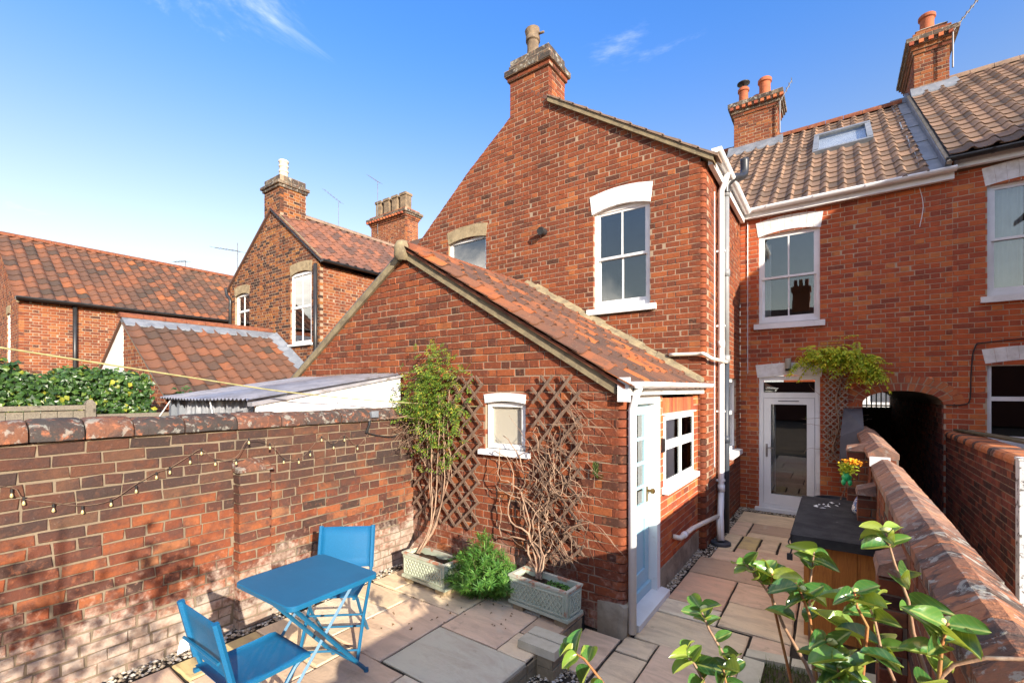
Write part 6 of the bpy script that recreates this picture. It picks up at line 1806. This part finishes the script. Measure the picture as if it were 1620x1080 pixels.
# ================================================================ things along and beyond the left wall
sl_ = thing('string_lights', 'black string of small yellow bulbs looped along the old wall', 'string lights', (-3.93, 1.5, 1.5))
LP = [(.30, 1.47), (.481, 1.431), (.53, 1.376), (.656, 1.308), (.789, 1.267), (.93, 1.287), (1.064, 1.351), (1.179, 1.429), (1.259, 1.453), (1.386, 1.51), (1.461, 1.568), (1.556, 1.474), (1.67, 1.474), (1.765, 1.627), (1.932, 1.568), (2.095, 1.419), (2.233, 1.401), (2.342, 1.457), (2.456, 1.58), (2.581, 1.496), (2.7, 1.56), (2.85, 1.46), (3.0, 1.58)]
mb = MB(); mb.tube(loop_pts([(-3.935 if not 1.62 < y < 2.0 else -3.85, y, z + .045 + .012 * math.sin(i * 2.3)) for i, (y, z) in enumerate(LP)], 4), .0028, 5); mb.build('cable', M['vine_dark'], sl_)
for i, (y, z) in enumerate(LP[1:-1]):
    x = -3.932 if not 1.66 < y < 1.99 else -3.845
    mb = MB(); mb.tube([(x, y, z + .045), (x, y, z + .022)], .006, 6); c = mb.build('bulb_holder', M['black'], sl_)
    mb = MB(); mb.lathe((x, y, z - .014), [(0, .006), (.006, .008), (.009, .015), (.007, .024), (.005, .032)], 8); mb.build('bulb', M['bulb'], sl_, True)
fl2 = thing('flood_lamp', 'small grey garden lamp on a black bracket at the far end of the old wall', 'lamp', (-3.93, 3.03, 1.78))
mb = MB(); mb.hexa([(-3.95, 2.99, 1.76), (-3.88, 2.99, 1.775), (-3.88, 3.07, 1.775), (-3.95, 3.07, 1.76), (-3.955, 2.985, 1.82), (-3.885, 2.985, 1.84), (-3.885, 3.075, 1.84), (-3.955, 3.075, 1.82)]); mb.build('head', M['lead'], fl2)
mb = MB(); mb.tube([(-3.93, 3.0, 1.77), (-3.90, 2.97, 1.70), (-3.925, 2.95, 1.62)], .012, 6); mb.tube(loop_pts([(-3.925, 2.96, 1.62), (-3.93, 3.1, 1.58), (-3.93, 3.3, 1.55), (-3.93, 3.45, 1.60)]), .006, 5); mb.build('bracket', M['black'], fl2)
# lean-to canopy of corrugated plastic next door
cn = thing('canopy', 'low lean-to canopy of milky corrugated plastic with white side board beyond the wall', 'canopy', (-5.1, 2.8, 0))
cz = lambda y: 1.975 + (y - 1.94) * .165
mb = MB(); N = 80; v = []
for i in range(N + 1):
    x = -6.25 + 2.10 * i / N; w = .013 * math.sin(i / N * 2 * math.pi * 27)
    for y in (1.90, 2.5, 3.0, 3.60):
        v.append((x, y, cz(y) + w + .006 * math.sin(x * 3 + y)))
nv = len(v); v += [(x, y, z - .004) for x, y, z in v]
f_ = [(i * 4 + k, i * 4 + 4 + k, i * 4 + 5 + k, i * 4 + k + 1) for i in range(N) for k in range(3)]
mb.add(v, f_ + [tuple(nv + a for a in reversed(q)) for q in f_]); mb.build('roof_sheet', M['corrugated'], cn, True)
mb = MB(); mb.hexa([(-4.16, 1.96, 1.78), (-4.13, 1.96, 1.78), (-4.13, 3.58, 1.80), (-4.16, 3.58, 1.80), (-4.16, 1.96, cz(1.96) - .05), (-4.13, 1.96, cz(1.96) - .05), (-4.13, 3.58, cz(3.58) - .03), (-4.16, 3.58, cz(3.58) - .03)]); mb.build('side_board', M['white'], cn)
mb = MB(); mb.hexa([(-4.19, 1.91, cz(1.91) - .055), (-4.10, 1.91, cz(1.91) - .055), (-4.10, 3.60, cz(3.6) - .04), (-4.19, 3.60, cz(3.6) - .04), (-4.19, 1.91, cz(1.91) - .02), (-4.10, 1.91, cz(1.91) - .02), (-4.10, 3.60, cz(3.6) - .012), (-4.19, 3.60, cz(3.6) - .012)]); mb.build('verge_strip', M['corrugated'], cn)
for y in (1.97, 2.72):
    mb = MB(); mb.box(-4.125, -4.085, y, y + .06, 1.78, cz(y) - .06); mb.build('post', M['white'], cn)
for x in (-6.18, -5.95):
    mb = MB(); mb.box(x, x + .07, 1.97, 2.03, 0, 1.95); mb.build('post', M['lead'], cn)
mb = MB(); N = 60; v = []
for i in range(N + 1):
    x = -5.80 + 1.55 * i / N; w = .05 * math.sin(i * .9) + .03 * math.sin(i * 2.3)
    v += [(x, 2.0 + w, 1.35), (x + .05 * math.sin(i), 2.0 + w * .6, 1.65), (x, 2.0 + w * .2, 1.955)]
mb.add(v, [(i * 3 + k, i * 3 + 3 + k, i * 3 + 4 + k, i * 3 + k + 1) for i in range(N) for k in (0, 1)]); mb.build('hanging_sheet', M['sheet'], cn)
mb = MB(); mb.tube([(-6.0, 1.93, 1.95), (-6.25, 1.75, 1.5)], .005, 5); mb.tube([(-5.0, 1.93, 1.95), (-4.75, 1.9, 1.6)], .005, 5); mb.build('guy_rope', M['white'], cn)
mb = MB(); mb.hexa([(-4.12, 2.05, 1.76), (-4.02, 2.05, 1.83), (-4.02, 3.5, 1.84), (-4.12, 3.5, 1.76), (-4.12, 2.05, 1.80), (-4.02, 2.05, 1.855), (-4.02, 3.5, 1.862), (-4.12, 3.5, 1.80)]); mb.build('skirt_board', M['timber_grey'], cn)
wr_ = MB(); wr_.tube(loop_pts([(-3.9, -.6, 2.46), (-3.9, .43, 2.298), (-3.9, 1.373, 2.149), (-3.9, 2.12, 2.038), (-3.9, 3.07, 1.945), (-3.45, 3.575, 1.90), (-2.95, 3.595, 1.89)], 6), .006, 6)
o = wr_.build('washing_line', M['rope'], None, True); tag(o, 'green-yellow washing line running to the outhouse gable', 'washing line')
# fence and hedge
fn = thing('fence', 'weathered grey timber fence boards and rails in front of the hedge', 'fence', (-8.2, .9, 0))
for i in range(15):
    y = -.55 + i * .15; mb = MB(); mb.box(-8.2, -8.18 + .003 * (i % 2), y + .003, y + .147, 0, 1.80 + rng.uniform(-.01, .0)); mb.build('board', M['timber_grey'], fn)
for i in range(9):
    y = 1.80 + i * .15; mb = MB(); mb.box(-8.2, -8.18, y + .003, y + .147, 0, 1.64); mb.build('board', M['timber_grey'], fn)
for a in ((-.6, 1.66, 1.80, 1.86), (1.76, 3.2, 1.66, 1.73)):
    mb = MB(); mb.box(-8.22, -8.14, a[0], a[1], a[2], a[3]); mb.build('rail', M['timber_grey'], fn)
mb = MB(); mb.box(-8.22, -8.10, 1.66, 1.76, 0, 1.88); mb.hexa([(-8.22, 1.66, 1.88), (-8.10, 1.66, 1.88), (-8.10, 1.76, 1.88), (-8.22, 1.76, 1.88), (-8.19, 1.69, 1.93), (-8.13, 1.69, 1.93), (-8.13, 1.73, 1.93), (-8.19, 1.73, 1.93)]); mb.build('post', M['timber_grey'], fn)
mb = MB(); mb.box(-8.138, -8.132, .62, .68, 1.70, 1.83); mb.build('sticker', M['tag'], fn)
hd = thing('hedge', 'dense dark ivy hedge with a few yellow leaves behind the fence', 'hedge', (-9.0, 1.2, 0))
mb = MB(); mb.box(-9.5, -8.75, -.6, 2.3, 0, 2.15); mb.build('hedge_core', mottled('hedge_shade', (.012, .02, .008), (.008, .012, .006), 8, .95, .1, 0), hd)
mb = MB()
for i in range(9500):
    y = rng.uniform(-.6, 2.5); top = 2.34 + .10 * math.sin(y * 3.1) + .06 * math.sin(y * 7.7 + 1) - (.25 * max(0, y - 2.1) / .4)
    if rng.random() < .72:
        p = Vector((-8.66 + rng.gauss(0, .05) + .06 * math.sin(y * 6), y, rng.uniform(1.3, top))); nn = Vector((1, rng.uniform(-.6, .3), rng.uniform(-.2, .9))).normalized()
    else:
        p = Vector((rng.uniform(-9.5, -8.65), y, top + rng.gauss(0, .045))); nn = Vector((rng.uniform(-.4, .8), rng.uniform(-.6, .3), 1)).normalized()
    d = Vector((rng.uniform(-.4, .6), rng.uniform(-1, 1), rng.uniform(-1, .2))).normalized(); mb.leaf(p, d, nn, rng.uniform(.055, .10), rng.uniform(.05, .08), .2)
mb.build('foliage', M['hedge'], hd)
hp = thing('hedge_sprig', 'leafy sprig standing up against the outhouse wall beyond the fence', 'plant', (-8.05, 2.75, 1.6))
mb = MB(); mb.tube([(-8.05, 2.75, 1.6), (-8.04, 2.78, 2.0)], .012, 5); mb.build('stem', M['vine_dark'], hp); mb = MB()
for i in range(46):
    p = Vector((-8.04 + rng.gauss(0, .04), 2.77 + rng.gauss(0, .05), rng.uniform(1.75, 2.1))); mb.leaf(p, Vector((rng.uniform(-1, 1), rng.uniform(-1, 1), rng.uniform(-.5, .8))).normalized(), Vector((.5, -.5, 1)).normalized(), .09, .05)
mb.build('foliage', M['hedge'], hp)
# aerials
aerial('thin aerial on a tall mast behind the middle chimney', (-19.4, 13, 8.9), (-19.4, 13, 11.1), (-20.6, 13, 12.0), (-19.2, 13, 11.0))
aerial('aerial on the four-pot chimney', (-16.05, 12.65, 8.8), (-16.05, 12.65, 11.05), (-16.7, 12.65, 11.5), (-15.9, 12.65, 10.95))
aerial('aerial with crossed arms left of the orange brick house', (-20.6, 9, 6.2), (-20.6, 9, 8.3), (-22.8, 9, 8.5), (-20.4, 9, 7.9), 5, .016, .35)
aerial('small aerial beyond the red pantile roof', (-23.2, 8.0, 6.0), (-23.2, 8.0, 7.75), (-24.5, 8.0, 7.9), (-23.1, 8.0, 7.7), 5, .016, .2)
aerial('aerial strapped to the tall right-hand chimney', (1.93, 12.5, 8.5), (1.93, 12.5, 9.35), (1.93, 12.5, 9.22), (2.36, 12.5, 9.78), 8, .016, .14)
aerial('aerial beside the two terracotta chimney pots', (-1.06, 12.55, 8.2), (-1.06, 12.55, 8.95), (-1.08, 12.55, 8.9), (-.82, 12.55, 9.35), 6, .014, .12)

# ================================================================ camellia in the foreground
cmx = thing('camellia', 'glossy camellia shoots with pale buds in the foreground bed', 'camellia', (0, 1.9, .03))


def cam_leaf_mesh(L, wd, droop, cup, wave):
    mb = MB(); nu, nv = 4, 9; v = []
    for i in range(nv + 1):
        t = i / nv; w = wd / 2 * (math.sin(math.pi * min(1, t * .95 + .025) ** .9)) ** .62 * (1 - .10 * t); y = L * t
        if i == nv: w = .0006
        if i == 0: w = .0012
        for k in range(-nu, nu + 1):
            q = k / nu
            v.append((w * q, y * (1 - .12 * droop * t), -droop * L * .45 * t ** 2 + cup * w * q * q * 2.2 + wave * .004 * math.sin(t * 9 + k)))
    K = 2 * nu + 1
    mb.add(v, [(i * K + k, i * K + k + 1, i * K + K + k + 1, i * K + K + k) for i in range(nv) for k in range(2 * nu)])
    me = mb.mesh('leaf', M['cam_leaf'], True); return me


CL = [cam_leaf_mesh(rng.uniform(.090, .108), rng.uniform(.050, .060), d, c, w) for d, c, w in ((.2, .35, .3), (.55, .45, .5), (.9, .5, .3), (.4, .25, .6), (1.1, .6, .4), (.1, .4, .2))]
mb = MB(); mb.lathe((0, 0, 0), [(.002, 0), (.008, .004), (.0105, .012), (.009, .022), (.004, .030), (.0005, .034)], 10); BUD = mb.mesh('bud', M['bud'], True)


def put(name, me, p, d, up, s):
    d = Vector(d).normalized(); x = d.cross(up)
    if x.length < .1: x = d.cross(Vector((.3, 1, .2)))
    x.normalize(); z = x.cross(d)
    o = bpy.data.objects.new(name, me); link(o, cmx, p); o.rotation_euler = Matrix((x, d, z)).transposed().to_euler(); o.scale = (s, s, s)


SH = [[(0.114, 1.62, 1.666), (0.134, 1.62, 1.58), (0.163, 1.62, 1.484), (0.173, 1.62, 1.402), (0.205, 1.62, 1.278), (0.229, 1.62, 1.171)],
      [(0.072, 1.55, 1.489), (0.089, 1.55, 1.432), (0.102, 1.55, 1.36), (0.135, 1.55, 1.272), (0.159, 1.55, 1.184)],
      [(-0.053, 1.75, 1.535), (-0.065, 1.75, 1.415), (-0.065, 1.75, 1.252), (-0.05, 1.75, 1.115), (-0.033, 1.75, 0.981)],
      [(-0.25, 1.7, 1.476), (-0.205, 1.7, 1.429), (-0.166, 1.7, 1.376), (-0.133, 1.7, 1.294), (-0.073, 1.7, 1.192), (-0.032, 1.7, 1.089), (0.016, 1.7, 1.013)],
      [(-0.165, 1.7, 1.463), (-0.168, 1.7, 1.407), (-0.165, 1.7, 1.371)],
      [(-0.342, 1.5, 1.371), (-0.316, 1.5, 1.314), (-0.269, 1.5, 1.241), (-0.239, 1.5, 1.138), (-0.181, 1.5, 1.05)],
      [(-0.267, 1.45, 1.238), (-0.257, 1.45, 1.186), (-0.215, 1.45, 1.102)],
      [(-0.376, 1.45, 1.248), (-0.345, 1.45, 1.217), (-0.323, 1.45, 1.18), (-0.274, 1.45, 1.096)],
      [(-0.701, 1.3, 1.221), (-0.641, 1.3, 1.207), (-0.591, 1.3, 1.166), (-0.506, 1.3, 1.088)],
      [(0.201, 1.35, 1.548), (0.191, 1.35, 1.497), (0.187, 1.35, 1.433), (0.181, 1.35, 1.341)],
      [(0.007, 1.45, 1.334), (0.013, 1.45, 1.279), (0.026, 1.45, 1.187)],
      [(-0.089, 1.6, 1.471), (-0.073, 1.6, 1.428), (-0.059, 1.6, 1.386)],
      [(0.043, 1.5, 1.522), (0.049, 1.5, 1.482), (0.07, 1.5, 1.438)],
      [(-0.021, 1.5, 1.377), (0.014, 1.5, 1.329), (0.034, 1.5, 1.277)]]
root = Vector((.02, 1.85, .03))
for i, s in enumerate(SH):
    P = [Vector(p) for p in s]; d0 = (P[0] - P[1]).normalized()
    tail = [P[-1].lerp(root, .35) + Vector((0, 0, .12)), root + Vector((rng.uniform(-.04, .04), rng.uniform(-.04, .04), 0))]
    mb = MB(); n = len(P); pts = P + tail
    mb.tube(pts, [.0028 + .0022 * min(k, 6) / 3 for k in range(len(pts))], 6); mb.build('stem', M['shoot_new'] if n < 4 or i in (8, 9) else M['shoot'], cmx, True)
    for b_ in range(rng.choice((1, 1, 2))):
        put('bud', BUD, P[0] - d0 * .004 + Vector((rng.uniform(-.01, .01), rng.uniform(-.01, .01), 0)), d0 + Vector((rng.uniform(-.5, .5), rng.uniform(-.5, .2), .25)), Vector((0, 0, 1)), rng.uniform(.7, .95))
    side = d0.cross(Vector((0, -1, .2))).normalized(); fwd = side.cross(d0).normalized(); a0 = rng.uniform(0, 6.28)
    m = rng.choice((6, 7, 8))
    for k in range(m):
        a = a0 + k * 2.4; q = P[0] - d0 * (.004 + .008 * k)
        d = side * math.cos(a) + fwd * math.sin(a) + d0 * rng.uniform(.15, .6)
        put('leaf', rng.choice(CL), q, d, Vector((rng.uniform(-.5, .5), rng.uniform(-1.1, .1), 1)), rng.uniform(.5, .92))
    if len(P) > 3:
        for k in range(rng.choice((3, 4))):
            t = rng.uniform(.9, 2.3); q = P[int(t)].lerp(P[int(t) + 1], t % 1); a = rng.uniform(0, 6.28)
            put('leaf', rng.choice(CL), q, side * math.cos(a) + fwd * math.sin(a) + d0 * .3, Vector((rng.uniform(-.5, .5), rng.uniform(-1.2, 0), 1)), rng.uniform(.55, .98))
for c, m in (((.03, 1.47, 1.36), 6), ((.0, 1.62, 1.40), 4), ((.03, 1.42, 1.25), 4), ((-.1, 1.68, 1.36), 3)):
    for k in range(m):
        a = rng.uniform(0, 6.28); put('leaf', rng.choice(CL), Vector(c) + Vector((rng.uniform(-.03, .03), rng.uniform(-.03, .03), rng.uniform(-.04, .03))), (math.cos(a), math.sin(a) - .3, rng.uniform(-.1, .5)), Vector((0, 0, 1)), rng.uniform(.8, 1.15))
for pl, mm in (([(0.45, 1.35, 1.515), (0.313, 1.35, 1.508), (0.259, 1.35, 1.492), (0.211, 1.35, 1.462), (0.181, 1.35, 1.413), (0.15, 1.35, 1.30)], 'shoot'), ([(0.187, 1.35, 1.433), (0.20, 1.37, 1.40), (0.208, 1.4, 1.33)], 'shoot_new')):
    mb = MB(); mb.tube(pl, .0042, 6); mb.build('stem', M[mm], cmx, True)
for q, d in (((.205, 1.36, 1.40), (.6, -.4, .1)), ((.21, 1.36, 1.38), (.9, -.2, -.3)), ((.20, 1.36, 1.385), (.3, -.8, .2))):
    put('leaf', CL[0], q, d, Vector((0, 0, 1)), .8)
mb = MB()
for i in range(46):
    x, y = rng.choice(((-3.2, 3.0), (-2.2, 3.15), (-3.0, 2.6), (-2.5, 3.0), (-3.85, 2.2))); x += rng.gauss(0, .3); y += rng.gauss(0, .16)
    if -3.9 < x < -1.82 and y < 3.5:
        a = rng.uniform(0, 6.28); mb.leaf((x, y, PZ + .004), Vector((math.cos(a), math.sin(a), .05)), Vector((0, 0, 1)), rng.uniform(.015, .034), rng.uniform(.009, .018), .5)
tag(mb.build('fallen_leaves', mottled('dry_leaf', (.24, .13, .05), (.14, .09, .04), 20, .9, .1, 0), None), 'few dry leaves fallen on the patio slabs', 'leaves', kind='stuff')
# a leafy garden shrub behind the viewpoint; only its dappled shade falls on the old wall
sb = thing('garden_tree', 'young garden tree whose dappled shade falls on the foot of the old wall', 'tree', (.5, -1.6, 0))
mb = MB(); mb.tube([(.5, -1.6, 0), (.47, -1.58, 1.0), (.5, -1.55, 2.0), (.45, -1.5, 2.9)], [.035, .03, .022, .008], 7)
for i in range(12):
    wander_stem((.48, -1.56, rng.uniform(1.4, 2.5)), (rng.uniform(-1, 1), rng.uniform(-1, 1), .6), 7, .09, .4, .009, .004, mb)
mb.build('trunk', M['vine_dark'], sb)
mb = MB()
for cx, cy, cz_, r_ in ((.5, -1.5, 2.30, .17), (.75, -1.2, 2.05, .13), (.3, -1.75, 2.0, .13), (.55, -1.0, 2.45, .10), (.45, -1.9, 2.5, .12)):
    for i in range(120):
        p = Vector((cx + rng.gauss(0, r_), cy + rng.gauss(0, r_), cz_ + rng.gauss(0, r_)))
        mb.leaf(p, Vector((rng.uniform(-1, 1), rng.uniform(-1, 1), rng.uniform(-1, .5))).normalized(), Vector((rng.uniform(-.5, .5), rng.uniform(-.5, .5), 1)).normalized(), .08, .05)
mb.build('crown', M['climber'], sb)

flush_pieces()
for o in scene.objects:
    if o.type == 'MESH' and o.parent is None and o.get('kind') is None and not o.get('category'):
        print('untagged top-level', o.name)
